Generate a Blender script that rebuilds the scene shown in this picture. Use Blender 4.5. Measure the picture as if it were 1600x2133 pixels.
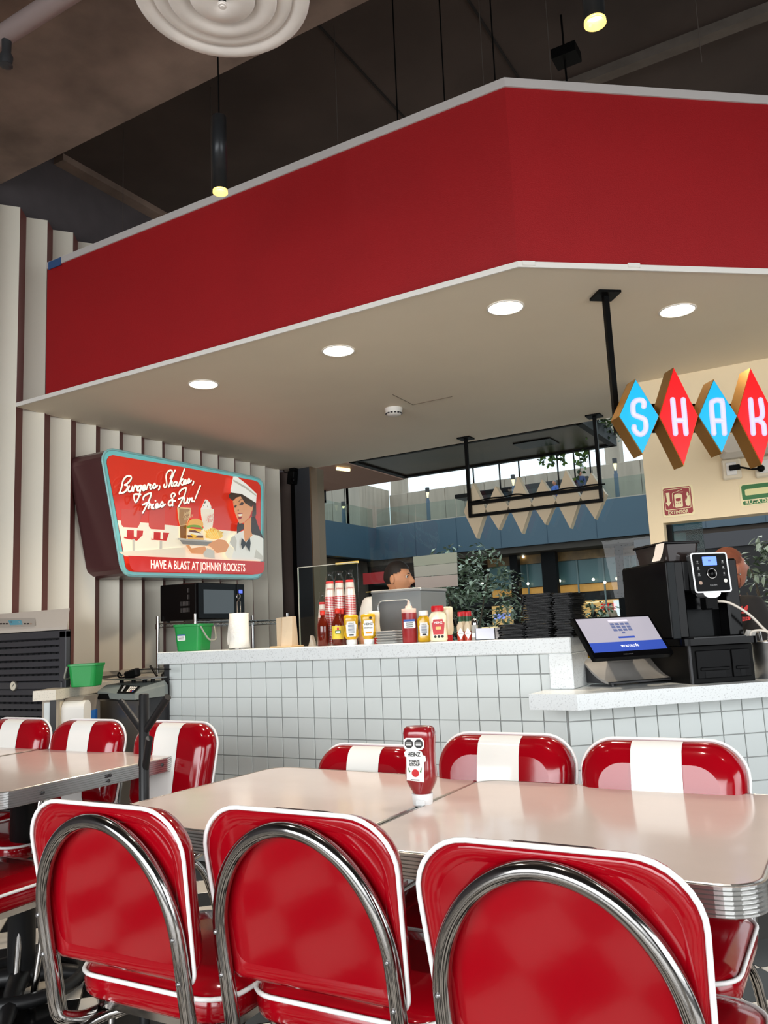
import bpy, bmesh, math, random
import numpy as np
from mathutils import Vector, Matrix
random.seed(7)
for o in list(bpy.data.objects): bpy.data.objects.remove(o)
scene = bpy.context.scene
COL = scene.collection
PI = math.pi

# ------------------------------------------------------------------ camera
FPX = 1684.2; PITCH, ROLL, YAW = [math.radians(a) for a in (8.385, -2.67, 29.96)]; EYE = 1.17
CF = np.array([-math.sin(YAW)*math.cos(PITCH), math.cos(YAW)*math.cos(PITCH), math.sin(PITCH)])
_r = np.array([math.cos(YAW), math.sin(YAW), 0.0]); _u = np.cross(_r, CF)
CR = math.cos(ROLL)*_r + math.sin(ROLL)*_u
CU = -math.sin(ROLL)*_r + math.cos(ROLL)*_u
CO = np.array([0.0, 0.0, EYE])
cam = bpy.data.cameras.new('camera'); camo = bpy.data.objects.new('camera', cam); COL.objects.link(camo)
mw = Matrix.Identity(4)
for i in range(3):
    mw[i][0], mw[i][1], mw[i][2], mw[i][3] = CR[i], CU[i], -CF[i], CO[i]
camo.matrix_world = mw
cam.sensor_fit = 'VERTICAL'; cam.sensor_height = 24.0; cam.lens = FPX/2133.0*24.0
cam.clip_start = 0.05; cam.clip_end = 400
scene.camera = camo

# ------------------------------------------------------------------ world, lights, exposure
w = bpy.data.worlds.new('overcast_sky'); scene.world = w; w.use_nodes = True
bg = w.node_tree.nodes['Background']; bg.inputs[0].default_value = (0.92, 0.96, 1.0, 1); bg.inputs[1].default_value = 1.7
vs = scene.view_settings
vs.view_transform = 'Standard'; vs.look = 'None'; vs.gamma = 1.0; vs.use_curve_mapping = False; vs.exposure = 0.0

def area(name, loc, target, sx, sy, power, color):
    l = bpy.data.lights.new(name, 'AREA'); l.shape = 'RECTANGLE'; l.size = sx; l.size_y = sy; l.energy = power; l.color = color; l.spread = math.radians(118)
    o = bpy.data.objects.new(name, l); COL.objects.link(o); o.location = loc
    d = Vector(target) - Vector(loc); o.rotation_euler = d.to_track_quat('-Z', 'Y').to_euler(); return o
# daylight through the shopfront behind and to the right of the seats
area('daylight_shopfront', (-0.8, -4.2, 1.75), (-1.2, 1.2, -0.6), 7.0, 2.2, 215, (0.95, 0.98, 1.0))
area('daylight_side_entrance', (4.6, 0.6, 1.7), (-0.5, 1.8, -0.4), 4.5, 2.2, 80, (0.95, 0.98, 1.0))

# ------------------------------------------------------------------ pixel helpers (photo frame 1600 x 2133)
def ray(x, y): return CF + (x-800.0)/FPX*CR - (y-1066.5)/FPX*CU
def pz(x, y, z): d = ray(x, y); return Vector(CO + d*((z-EYE)/d[2]))
def py(x, y, Y): d = ray(x, y); return Vector(CO + d*(Y/d[1]))
def px(x, y, X): d = ray(x, y); return Vector(CO + d*(X/d[0]))
def ppl(x, y, p, n):
    d = ray(x, y); n = np.array(n, float); return Vector(CO + d*(((np.array(p, float)-CO) @ n)/(d @ n)))

# ------------------------------------------------------------------ materials
def lin(c):
    r = []
    for v in c[:3]:
        v = v/255.0
        r.append(v/12.92 if v <= 0.04045 else ((v+0.055)/1.055)**2.4)
    return (*r, 1.0)
MATS = {}
def mat(name, rgb, rough=0.5, metal=0.0, coat=0.0, emit=0.0, emitc=None, noise=0.0, nscale=8.0, bump=0.0, bscale=60.0, spec=0.5, trans=0.0, ior=1.45, alpha=1.0, stretch=None):
    if name in MATS: return MATS[name]
    m = bpy.data.materials.new(name); m.use_nodes = True; nt = m.node_tree; b = nt.nodes['Principled BSDF']
    c = lin(rgb)
    b.inputs['Base Color'].default_value = c; b.inputs['Roughness'].default_value = rough; b.inputs['Metallic'].default_value = metal
    b.inputs['Coat Weight'].default_value = coat; b.inputs['Coat Roughness'].default_value = 0.05
    b.inputs['Specular IOR Level'].default_value = spec; b.inputs['IOR'].default_value = ior
    b.inputs['Transmission Weight'].default_value = trans; b.inputs['Alpha'].default_value = alpha
    if emit:
        b.inputs['Emission Color'].default_value = lin(emitc) if emitc else c; b.inputs['Emission Strength'].default_value = emit
    if noise or bump:
        tc = nt.nodes.new('ShaderNodeTexCoord'); src = tc.outputs['Object']
        if stretch:
            mp = nt.nodes.new('ShaderNodeMapping'); mp.inputs['Scale'].default_value = stretch
            nt.links.new(src, mp.inputs['Vector']); src = mp.outputs['Vector']
        if noise:
            n = nt.nodes.new('ShaderNodeTexNoise'); n.inputs['Scale'].default_value = nscale; n.inputs['Detail'].default_value = 6
            nt.links.new(src, n.inputs['Vector'])
            rp = nt.nodes.new('ShaderNodeValToRGB'); rp.color_ramp.elements[0].position = 0.3; rp.color_ramp.elements[1].position = 0.7
            k0 = max(0.0, 1-noise); k1 = 1+noise*0.6
            rp.color_ramp.elements[0].color = (c[0]*k0, c[1]*k0, c[2]*k0, 1)
            rp.color_ramp.elements[1].color = (min(1, c[0]*k1), min(1, c[1]*k1), min(1, c[2]*k1), 1)
            nt.links.new(n.outputs['Fac'], rp.inputs['Fac']); nt.links.new(rp.outputs['Color'], b.inputs['Base Color'])
        if bump:
            n2 = nt.nodes.new('ShaderNodeTexNoise'); n2.inputs['Scale'].default_value = bscale; n2.inputs['Detail'].default_value = 4
            nt.links.new(src, n2.inputs['Vector'])
            bp = nt.nodes.new('ShaderNodeBump'); bp.inputs['Strength'].default_value = bump; bp.inputs['Distance'].default_value = 0.01
            nt.links.new(n2.outputs['Fac'], bp.inputs['Height']); nt.links.new(bp.outputs['Normal'], b.inputs['Normal'])
    MATS[name] = m; return m
def quartz(name, rgb):
    """pale engineered stone with fine dark and light specks"""
    if name in MATS: return MATS[name]
    m = mat(name, rgb, 0.25); nt = m.node_tree; b = nt.nodes['Principled BSDF']; c = lin(rgb)
    tc = nt.nodes.new('ShaderNodeTexCoord'); v = nt.nodes.new('ShaderNodeTexNoise'); v.inputs['Scale'].default_value = 160; v.inputs['Detail'].default_value = 2
    nt.links.new(tc.outputs['Object'], v.inputs['Vector'])
    rp = nt.nodes.new('ShaderNodeValToRGB'); e = rp.color_ramp.elements
    e[0].position = 0.30; e[0].color = (c[0]*.72, c[1]*.72, c[2]*.72, 1); e[1].position = 0.44; e[1].color = c
    nt.links.new(v.outputs['Fac'], rp.inputs['Fac']); nt.links.new(rp.outputs['Color'], b.inputs['Base Color'])
    return m
def glass(name, tint=(245, 250, 250), refl=0.08, rough=0.0):
    """thin clear pane: see-through with a mirror part that grows at grazing angles"""
    if name in MATS: return MATS[name]
    m = bpy.data.materials.new(name); m.use_nodes = True; nt = m.node_tree; nt.nodes.clear()
    out = nt.nodes.new('ShaderNodeOutputMaterial'); mx = nt.nodes.new('ShaderNodeMixShader'); t = nt.nodes.new('ShaderNodeBsdfTransparent'); g = nt.nodes.new('ShaderNodeBsdfGlossy')
    f = nt.nodes.new('ShaderNodeFresnel'); f.inputs['IOR'].default_value = 1.0 + refl*6
    t.inputs[0].default_value = lin(tint); g.inputs['Roughness'].default_value = rough
    ge = nt.nodes.new('ShaderNodeNewGeometry'); iv = nt.nodes.new('ShaderNodeMath'); iv.operation = 'SUBTRACT'; iv.inputs[0].default_value = 1.0; mu = nt.nodes.new('ShaderNodeMath'); mu.operation = 'MULTIPLY'
    nt.links.new(ge.outputs['Backfacing'], iv.inputs[1]); nt.links.new(f.outputs[0], mu.inputs[0]); nt.links.new(iv.outputs[0], mu.inputs[1])   # only the outer face mirrors
    nt.links.new(mu.outputs[0], mx.inputs[0]); nt.links.new(t.outputs[0], mx.inputs[1]); nt.links.new(g.outputs[0], mx.inputs[2]); nt.links.new(mx.outputs[0], out.inputs[0])
    MATS[name] = m; return m

# ------------------------------------------------------------------ mesh builder
class MB:
    def __init__(s): s.v = []; s.f = []; s.m = []; s.sm = []
    def add(s, vs, fs, mi=0, smooth=False, M=None):
        o = len(s.v)
        for p in vs:
            p = Vector(p); s.v.append(M @ p if M is not None else p)
        for f in fs: s.f.append(tuple(i+o for i in f)); s.m.append(mi); s.sm.append(smooth)
        return s
    def box(s, x0, x1, y0, y1, z0, z1, mi=0, M=None, bev=0.0):
        if bev > 0:
            b = min(bev, (x1-x0)*.49, (y1-y0)*.49, (z1-z0)*.49)
            vs = []; idx = {}
            def V(p):
                k = tuple(round(q, 6) for q in p)
                if k not in idx: idx[k] = len(vs); vs.append(p)
                return idx[k]
            lo = (x0, y0, z0); hi = (x1, y1, z1); fs = []
            cor = {}
            for i in (0, 1):
                for j in (0, 1):
                    for k in (0, 1):
                        sg = (i, j, k); out = (x1 if i else x0, y1 if j else y0, z1 if k else z0)
                        inn = (x1-b if i else x0+b, y1-b if j else y0+b, z1-b if k else z0+b)
                        cor[sg] = [V((out[0], inn[1], inn[2])), V((inn[0], out[1], inn[2])), V((inn[0], inn[1], out[2]))]
            def fc(ids, out):
                a, bb, c = [Vector(vs[t]) for t in ids[:3]]
                n = (bb-a).cross(c-a)
                fs.append(tuple(ids) if n.dot(Vector(out)) > 0 else tuple(reversed(ids)))
            for ax in range(3):
                o1, o2 = [t for t in range(3) if t != ax]
                for e in (0, 1):
                    q = []
                    for a2, b2 in ((0, 0), (1, 0), (1, 1), (0, 1)):
                        sg = [0, 0, 0]; sg[ax] = e; sg[o1] = a2; sg[o2] = b2; q.append(cor[tuple(sg)][ax])
                    d = [0, 0, 0]; d[ax] = 1 if e else -1; fc(q, d)
            for ax in range(3):
                o1, o2 = [t for t in range(3) if t != ax]
                for a2 in (0, 1):
                    for b2 in (0, 1):
                        s0 = [0, 0, 0]; s0[o1] = a2; s0[o2] = b2; s1 = list(s0); s1[ax] = 1
                        q = [cor[tuple(s0)][o1], cor[tuple(s0)][o2], cor[tuple(s1)][o2], cor[tuple(s1)][o1]]
                        d = [0, 0, 0]; d[o1] = 1 if a2 else -1; d[o2] = 1 if b2 else -1; fc(q, d)
            for sg, q in cor.items(): fc(list(q), [1 if t else -1 for t in sg])
            return s.add(vs, fs, mi, False, M)
        vs = [(x0,y0,z0),(x1,y0,z0),(x1,y1,z0),(x0,y1,z0),(x0,y0,z1),(x1,y0,z1),(x1,y1,z1),(x0,y1,z1)]
        return s.add(vs, [(0,3,2,1),(4,5,6,7),(0,1,5,4),(1,2,6,5),(2,3,7,6),(3,0,4,7)], mi, False, M)
    def loft(s, rings, mi=0, smooth=True, cap0=True, cap1=True, closed=True, M=None):
        n = len(rings[0]); vs = [p for r in rings for p in r]; fs = []
        for i in range(len(rings)-1):
            for j in range(n if closed else n-1):
                k = (j+1) % n; fs.append((i*n+j, i*n+k, (i+1)*n+k, (i+1)*n+j))
        s.add(vs, fs, mi, smooth, M)
        if cap0: s.add(rings[0], [tuple(reversed(range(n)))], mi, False, M)
        if cap1: s.add(rings[-1], [tuple(range(n))], mi, False, M)
        return s
    def lathe(s, prof, n=24, mi=0, smooth=True, M=None, cap0=True, cap1=True, sx=1.0, sy=1.0):
        rings = [[(r*sx*math.cos(2*PI*i/n), r*sy*math.sin(2*PI*i/n), z) for i in range(n)] for r, z in prof]
        return s.loft(rings, mi, smooth, cap0, cap1, True, M)
    def tube(s, path, r, n=8, mi=0, closed=False, M=None, cap=True):
        P = [Vector(p) for p in path]; L = len(P); rings = []
        rr = r if isinstance(r, (list, tuple)) else [r]*L
        prev = None
        for i in range(L):
            if closed: t = (P[(i+1) % L]-P[i-1])
            else: t = (P[min(i+1, L-1)]-P[max(i-1, 0)])
            t = t.normalized() if t.length > 1e-9 else Vector((0,0,1))
            if prev is None:
                a = Vector((0,0,1)) if abs(t.z) < .9 else Vector((1,0,0)); u = t.cross(a).normalized()
            else:
                u = (prev - t*prev.dot(t)); u = u.normalized() if u.length > 1e-6 else t.orthogonal().normalized()
            prev = u; v = t.cross(u)
            rings.append([P[i]+u*math.cos(2*PI*k/n)*rr[i]+v*math.sin(2*PI*k/n)*rr[i] for k in range(n)])
        if closed:
            # align the last ring with the first one
            best = min(range(n), key=lambda k: (rings[0][k]-rings[-1][0]).length)
            rings.append([rings[0][(best+k) % n] for k in range(n)])
            return s.loft(rings, mi, True, False, False, True, M)
        return s.loft(rings, mi, True, cap, cap, True, M)
    def prism(s, poly, z0, z1, mi=0, M=None, smooth=False):
        return s.loft([[(x, y, z0) for x, y in poly], [(x, y, z1) for x, y in poly]], mi, smooth, True, True, True, M)
    def sphere(s, c, r, n=12, m=8, mi=0, M=None, sc=(1,1,1)):
        prof = []
        rings = []
        for i in range(m+1):
            a = -PI/2 + PI*i/m; rr = max(1e-4, math.cos(a))
            rings.append([(c[0]+r*sc[0]*rr*math.cos(2*PI*k/n), c[1]+r*sc[1]*rr*math.sin(2*PI*k/n), c[2]+r*sc[2]*math.sin(a)) for k in range(n)])
        return s.loft(rings, mi, True, True, True, True, M)
    def poly3(s, pts, mi=0): return s.add(pts, [tuple(range(len(pts)))], mi)
    def mesh(s, name, mats):
        me = bpy.data.meshes.new(name); me.from_pydata([tuple(p) for p in s.v], [], s.f)
        for m in (mats if isinstance(mats, (list, tuple)) else [mats]): me.materials.append(m)
        me.polygons.foreach_set('material_index', s.m); me.polygons.foreach_set('use_smooth', s.sm); me.update()
        return me
    def build(s, name, mats, parent=None, fix=False, loc=None, rotz=None):
        me = s.mesh(name, mats)
        if fix:
            b = bmesh.new(); b.from_mesh(me); bmesh.ops.recalc_face_normals(b, faces=b.faces); b.to_mesh(me); b.free()
        o = bpy.data.objects.new(name, me); COL.objects.link(o)
        if parent is not None: o.parent = parent
        if loc is not None: o.location = loc
        if rotz is not None: o.rotation_euler = (0, 0, rotz)
        return o
def tag(o, label=None, cat=None, group=None, kind=None):
    if label: o['label'] = label
    if cat: o['category'] = cat
    if group: o['group'] = group
    if kind: o['kind'] = kind
    return o
def thing(name, label, cat, loc=(0,0,0), rotz=0.0, group=None):
    o = bpy.data.objects.new(name, None); o.empty_display_size = 0.05; COL.objects.link(o)
    o.location = loc; o.rotation_euler = (0, 0, rotz); return tag(o, label, cat, group)
def struct(o): o['kind'] = 'structure'; return o
def copy_tree(o, parent=None):
    c = o.copy(); COL.objects.link(c)
    if parent is not None: c.parent = parent
    for ch in list(o.children): copy_tree(ch, c)
    return c
def inst(me, name, parent=None, loc=(0,0,0), rotz=0.0):
    o = bpy.data.objects.new(name, me); COL.objects.link(o); o.location = loc; o.rotation_euler = (0,0,rotz)
    if parent is not None: o.parent = parent
    return o
def rrect(x0, x1, y0, y1, r, n=5, rs=None):
    """rounded rectangle, counter-clockwise; rs = radii of the corners (x0y0, x1y0, x1y1, x0y1)"""
    rs = rs or (r, r, r, r); out = []
    for (cx, cy, sx, sy, a0), rr in zip(((x0,y0,1,1,PI), (x1,y0,-1,1,1.5*PI), (x1,y1,-1,-1,0), (x0,y1,1,-1,.5*PI)), rs):
        for i in range(n+1):
            a = a0 + .5*PI*i/n; out.append((cx+sx*rr+rr*math.cos(a), cy+sy*rr+rr*math.sin(a)))
    return out
def smooth_path(pts, k=6, closed=False):
    P = [Vector(p) for p in pts]; n = len(P); out = []
    rng = range(n) if closed else range(n-1)
    for i in rng:
        p0 = P[i-1] if (closed or i > 0) else P[0]; p1 = P[i]; p2 = P[(i+1) % n]; p3 = P[(i+2) % n] if (closed or i+2 < n) else P[-1]
        for j in range(k):
            t = j/k; out.append(0.5*((2*p1)+(-p0+p2)*t+(2*p0-5*p1+4*p2-p3)*t*t+(-p0+3*p1-3*p2+p3)*t**3))
    if not closed: out.append(P[-1])
    return out
def frame_M(origin, xdir, ydir):
    """matrix that maps local x,y,z onto xdir, ydir and their normal"""
    x = Vector(xdir).normalized(); y = Vector(ydir); y = (y-x*y.dot(x)).normalized(); z = x.cross(y)
    M = Matrix.Identity(4)
    for i in range(3): M[i][0], M[i][1], M[i][2], M[i][3] = x[i], y[i], z[i], origin[i]
    return M
def text_mesh(s, size=1.0, sx=1.0, shear=0.0, extrude=0.0, align='CENTER', bold=0.0):
    cu = bpy.data.curves.new('lettering', 'FONT'); cu.body = s; cu.size = size; cu.align_x = align; cu.shear = shear; cu.extrude = extrude; cu.offset = bold
    cu.resolution_u = 3
    o = bpy.data.objects.new('lettering_source', cu); COL.objects.link(o)
    dg = bpy.context.evaluated_depsgraph_get(); dg.update()
    me = bpy.data.meshes.new_from_object(o.evaluated_get(dg)); bpy.data.objects.remove(o); bpy.data.curves.remove(cu)
    for v in me.vertices: v.co.x *= sx
    me.materials.clear(); return me
def text_obj(s, material, M, size, parent, sx=1.0, shear=0.0, extrude=0.0004, align='CENTER', name='lettering', bold=0.0):
    me = text_mesh(s, size, sx, shear, extrude, align, bold); me.materials.append(material)
    PM = parent_world(parent).inverted() if parent is not None else Matrix.Identity(4)
    me.transform(PM @ M); me.update()
    o = bpy.data.objects.new(name, me); COL.objects.link(o)
    if parent is not None: o.parent = parent
    return o
def parent_world(p):
    M = Matrix.LocRotScale(p.location, p.rotation_euler, p.scale)
    return parent_world(p.parent) @ M if p.parent is not None else M
def local(mb, parent):
    """turn world-space vertices of a builder into the parent's space"""
    Mi = parent_world(parent).inverted(); mb.v = [Mi @ v for v in mb.v]; return mb

# ================================================================== THE ROOM
SOF = 2.70; FY = 3.19; CX = -1.11; BANG = math.radians(39.5)
BD = Vector((math.cos(BANG), math.sin(BANG), 0)); BN = Vector((math.sin(BANG), -math.cos(BANG), 0))
m_beige = mat('wall_beige', (196, 184, 166), 0.7, noise=0.06, nscale=3)
m_soffit = mat('soffit_paint', (232, 220, 198), 0.75, noise=0.03, nscale=2)
m_cream = mat('cream_wall', (236, 216, 180), 0.7, noise=0.03, nscale=2)
m_red = mat('fascia_red', (156, 8, 16), 0.6, noise=0.05, nscale=3, bump=0.25, bscale=220)
m_white = mat('white_paint', (232, 228, 220), 0.55)
m_trimgrey = mat('trim_grey', (196, 190, 186), 0.5)
m_slat = mat('slat_cream', (226, 220, 204), 0.6, bump=0.04, bscale=90)
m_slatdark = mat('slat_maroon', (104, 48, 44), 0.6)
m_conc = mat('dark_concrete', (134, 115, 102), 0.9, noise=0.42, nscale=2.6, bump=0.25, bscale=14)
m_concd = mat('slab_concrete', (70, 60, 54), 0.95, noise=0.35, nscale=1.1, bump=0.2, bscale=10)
m_greywall = mat('grey_upper_wall', (82, 76, 78), 0.85, noise=0.1)
m_black = mat('black_metal', (10, 10, 10), 0.45, spec=.1)
m_blackgloss = mat('black_gloss', (7, 7, 8), 0.16, spec=.1)
m_darkgrey = mat('dark_grey', (52, 52, 54), 0.5)
m_chrome = mat('chrome', (166, 163, 160), 0.12, metal=1.0)
m_steel = mat('brushed_steel', (160, 160, 160), 0.34, metal=1.0, noise=0.1, nscale=30)
m_grout = mat('grout', (158, 160, 158), 0.9)
m_tile = mat('glazed_tile', (216, 222, 220), 0.22, noise=0.02, nscale=3, bump=0.03, bscale=30)

# --- floor with its diagonal checker tiles
fb = MB(); fb.box(-4.6, 5, -4.6, 6.1, -0.12, -0.006)
floor = struct(fb.build('floor', mat('floor_grout', (70, 68, 66), 0.8)))
T = 0.2; s2 = math.sqrt(.5)
m_ftw = mat('floor_tile_white', (214, 208, 198), 0.22, noise=0.06, nscale=4)
m_ftb = mat('floor_tile_black', (20, 20, 21), 0.2, noise=0.2, nscale=6)
tm = []
for m in (m_ftw, m_ftb):
    b = MB(); b.box(-.0985, .0985, -.0985, .0985, -.012, 0, bev=.002); tm.append(b.mesh('floor_tile', m))
restw, restb = MB(), MB(); nt_ = 0
R45 = Matrix.Rotation(PI/4, 4, 'Z')
for iu in range(-40, 41):
    for iv in range(-40, 60):
        u = .1 + (iu+.5)*T; v = .1 + (iv+.5)*T
        x = (u-v)*s2; y = (u+v)*s2
        if not (-4.5 < x < 2.2 and -1.5 < y < 3.35): continue
        k = (iu+iv) % 2
        seen = (-3.55 < x < -1.45 and 1.2 < y < 3.3) or (-.7 < x < .1 and 1.45 < y < 2.6)
        if seen and nt_ < 290:
            inst(tm[k], 'floor_tile', floor, (x, y, 0), PI/4); nt_ += 1
        else:
            (restw if k == 0 else restb).box(-.0985, .0985, -.0985, .0985, -.012, 0, M=Matrix.Translation((x, y, 0)) @ R45)
rt_ = restw; o0 = len(rt_.v)
rt_.v += restb.v; rt_.f += [tuple(i+o0 for i in f) for f in restb.f]; rt_.m += [1]*len(restb.f); rt_.sm += [False]*len(restb.f)
tag(rt_.build('floor_tiles', [m_ftw, m_ftb], floor), kind='stuff')

# --- ceiling slab, beam, grey upper wall
cb = MB(); cb.box(-5.0, 5.0, -4.6, 6.25, 4.62, 4.85)
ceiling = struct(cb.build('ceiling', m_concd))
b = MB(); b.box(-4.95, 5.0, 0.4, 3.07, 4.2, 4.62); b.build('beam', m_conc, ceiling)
b = MB(); b.box(-4.62, 5.0, 4.76, 4.84, 4.56, 4.62); b.build('ridge', mat('ridge_concrete', (96, 88, 80), .9, noise=.2), ceiling)
b = MB(); b.box(-4.9, -4.5, 3.5, 5.4, 4.57, 4.62); b.build('ledge', m_conc, ceiling)
for q, (x, y) in enumerate(((-2.3, 4.1), (-1.5, 3.9))):
    b = MB(); b.box(x, x+.012, 3.08, 6.2, 4.61, 4.62); b.build('joint_line', mat('joint_dark', (34, 30, 28), .9), ceiling)
# --- unseen walls around the openings, added to block sky light higher up
b = MB(); b.box(-4.8, 5.0, -4.7, -4.6, 2.5, 4.62); struct(b.build('wall_front_sky_block', m_greywall))
b = MB(); b.box(5.0, 5.1, -4.7, 6.2, 2.5, 4.62); b.box(5.0, 5.1, 3.0, 6.2, 0, 2.5); b.box(5.0, 5.1, -4.7, -1.8, 0, 2.5); struct(b.build('wall_right_sky_block', m_greywall))
# --- left wall with folded slats
b = MB(); b.box(-4.8, -4.6, -4.6, 6.25, 0, 4.62)
wall_left = struct(b.build('wall_left', [m_greywall]))
b = MB(); b.box(-4.6, -4.575, 2.2, 6.1, 0, 0.985); b.box(-4.6, -4.54, 2.2, 6.1, .955, .985); b.build('wainscot', m_beige, wall_left)
sb = MB(); h = .105; a = .08
tri = [(-a, -h), (0, 0), (-a, h)]
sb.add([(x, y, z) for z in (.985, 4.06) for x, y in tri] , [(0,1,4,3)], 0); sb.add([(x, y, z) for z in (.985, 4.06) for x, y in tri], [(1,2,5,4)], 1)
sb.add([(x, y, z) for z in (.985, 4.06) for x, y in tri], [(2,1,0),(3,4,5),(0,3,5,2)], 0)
sme = sb.mesh('slat', [m_slat, m_slatdark])
for k in range(-4, 14):
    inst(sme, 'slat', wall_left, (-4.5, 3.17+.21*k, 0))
# --- canopy above the kitchen: red fascia, white lip, beige soffit
def chamfer_poly(off, xl, lback=2.3):
    """outline of the canopy, pushed outwards by off"""
    c = Vector((CX, FY, 0)); k = off*math.tan(BANG/2)
    p1 = c + Vector((k, -off, 0)); e = c + BD*lback + BN*off
    return [(xl, FY-off), (p1.x, p1.y), (e.x, e.y), (e.x, 6.08), (xl, 6.08)]
b = MB(); b.prism(chamfer_poly(0.012, -4.52), SOF, SOF+.016)
canopy = struct(b.build('ceiling_canopy', m_soffit, None, fix=True))
lip = MB(); po = chamfer_poly(0.02, -4.52); pi_ = chamfer_poly(0.0115, -4.52)
for i in (0, 1):
    a0, a1, b0, b1 = po[i], po[i+1], pi_[i], pi_[i+1]
    lip.loft([[(*a0, SOF-.004), (*a1, SOF-.004), (*b1, SOF-.004), (*b0, SOF-.004)], [(*a0, SOF+.022), (*a1, SOF+.022), (*b1, SOF+.022), (*b0, SOF+.022)]], 0, False)
lip.build('lip_strip', m_white, canopy, fix=True)
e2 = Vector((CX, FY, 0)) + BD*2.3
b = MB(); b.box(-4.24, CX, FY, FY+.05, SOF+.02, 3.56); b.build('fascia_panel', m_red, canopy)
b = MB(); b.box(0, 2.3, 0, .05, SOF+.02, 3.56, M=Matrix.Translation((CX, FY, 0)) @ Matrix.Rotation(BANG, 4, 'Z')); b.build('fascia_panel', m_red, canopy)
t1 = chamfer_poly(0.008, -4.24); t2 = chamfer_poly(-.06, -4.24)
tr = MB()
for i in (0, 1):
    tr.loft([[(*t1[i], 3.56), (*t1[i+1], 3.56), (*t2[i+1], 3.56), (*t2[i], 3.56)], [(*t1[i], 3.603), (*t1[i+1], 3.603), (*t2[i+1], 3.603), (*t2[i], 3.603)]], 0, False)
tr.build('top_trim', m_trimgrey, canopy, fix=True)
for xx, yy in ((383, 747), (890, 606), (1098, 554), (1316, 558)):     # little paper tabs left on the lip
    p = py(xx, yy, FY-.021) if xx < 1080 else ppl(xx, yy, (CX, FY, 0), tuple(BN))
    if xx >= 1080: p = p + BN*.022
    b = MB(); b.box(-.028, .028, -.003, .003, -.008, .012, M=Matrix.Translation(p) @ Matrix.Rotation(0 if xx < 1080 else BANG, 4, 'Z')); b.build('paper_tab', m_white, canopy)
p = py(111, 551, FY-.012); b = MB(); b.box(-.05, .07, 0, .006, -.02, .03, M=Matrix.Translation(p)); b.build('masking_tape', mat('blue_tape', (52, 84, 132), .7), canopy)
# thin access-hatch lines in the soffit
q0, q1, q2 = pz(818, 822, SOF-.001), pz(860, 843, SOF-.001), pz(942, 826, SOF-.001)
b = MB(); b.tube([q0, q1], .003, 4); b.tube([q1, q2], .003, 4); b.build('hatch_joint', mat('hatch_line', (120, 106, 88), .8), canopy)
# --- cream wall at the back right with a pass-through, thin glass in it
b = MB(); b.box(-1.10, -1.012, 5.28, 5.42, 0, 2.7); b.box(-1.012, 1.6, 5.28, 5.42, 1.765, 2.7)
wall_back = struct(b.build('wall_back', m_cream))
# --- dark column and window between kitchen and mall
b = MB(); b.box(-4.62, -4.45, 6.02, 6.2, 0, 2.7); wc = struct(b.build('wall_corner', mat('brown_panel', (98, 86, 80), .6)))
b = MB(); b.box(-4.45, -4.40, 6.0, 6.2, 0, 2.7); struct(b.build('trim_1', m_black))
b = MB(); b.box(-4.40, -4.225, 5.99, 6.2, 0, 2.7, bev=.004); struct(b.build('trim_2', mat('column_grey', (62, 64, 68), .45, metal=.3)))
b = MB(); b.box(-4.225, -4.212, 5.99, 6.2, 0, 2.7); struct(b.build('trim_3', mat('bronze_edge', (128, 104, 80), .4, metal=.5)))
win = MB(); win.box(-4.3, -1.02, 6.09, 6.1, 0, 2.7)
window = struct(win.build('window_1', glass('window_glass', (236, 244, 246), .05)))
# open glass leaf hinged on the left jamb of the pass-through
hp = py(1388, 1110, 5.40)
gl = thing('glass_leaf', 'small frameless glass leaf hinged to the cream wall jamb', 'glass panel', (-1.0, 5.34, 1.2))
b = MB(); b.box(.012, .2, .06, .068, .3, .562); b.build('pane', glass('leaf_glass', (190, 208, 204), .03), gl)
b = MB(); b.box(-.012, .02, .03, .07, .32, .56); b.build('hinge', m_black, gl)
b = MB(); b.box(-.014, .022, .08, .13, .36, .42, bev=.004); b.build('clamp', m_steel, gl)

# ================================================================== BEYOND THE WINDOW: the atrium
m_bconc = mat('board_concrete', (172, 158, 142), 0.85, noise=0.16, nscale=.9, stretch=(3, 3, .35))
m_blue = mat('blue_band', (62, 84, 98), 0.3, noise=.06, nscale=.4)
m_teal = mat('teal_glass', (86, 120, 122), 0.25)
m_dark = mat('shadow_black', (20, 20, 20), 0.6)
b = MB(); b.box(-60, 40, 6.2, 70, -.2, -.01); mall = struct(b.build('floor_mall', mat('mall_floor', (120, 116, 110), .35, noise=.1)))
GB = thing('gallery_building', 'concrete gallery across the atrium with a blue band and glass railing', 'building', (-15, 36, 0))
def gpart(name, m, x0, x1, y0, y1, z0, z1, parent=None, bev=0.0):
    b = MB(); b.box(x0+15, x1+15, y0-36, y1-36, z0, z1, bev=bev); return b.build(name, m, parent or GB)
gpart('band', m_blue, -21.3, 14, 36, 40.6, 4.83, 6.55)
gpart('band', m_blue, -40, -21.3, 20, 42, 4.83, 6.5)
for k in range(1, 12): gpart('band_joint', mat('band_joint', (40, 66, 84), .4), -21.3+k*2.3, -21.28+k*2.3, 35.985, 36.0, 4.85, 6.54)
gpart('gallery_floor', m_bconc, -21.3, 14, 36.05, 40.6, 6.55, 6.6)
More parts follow.
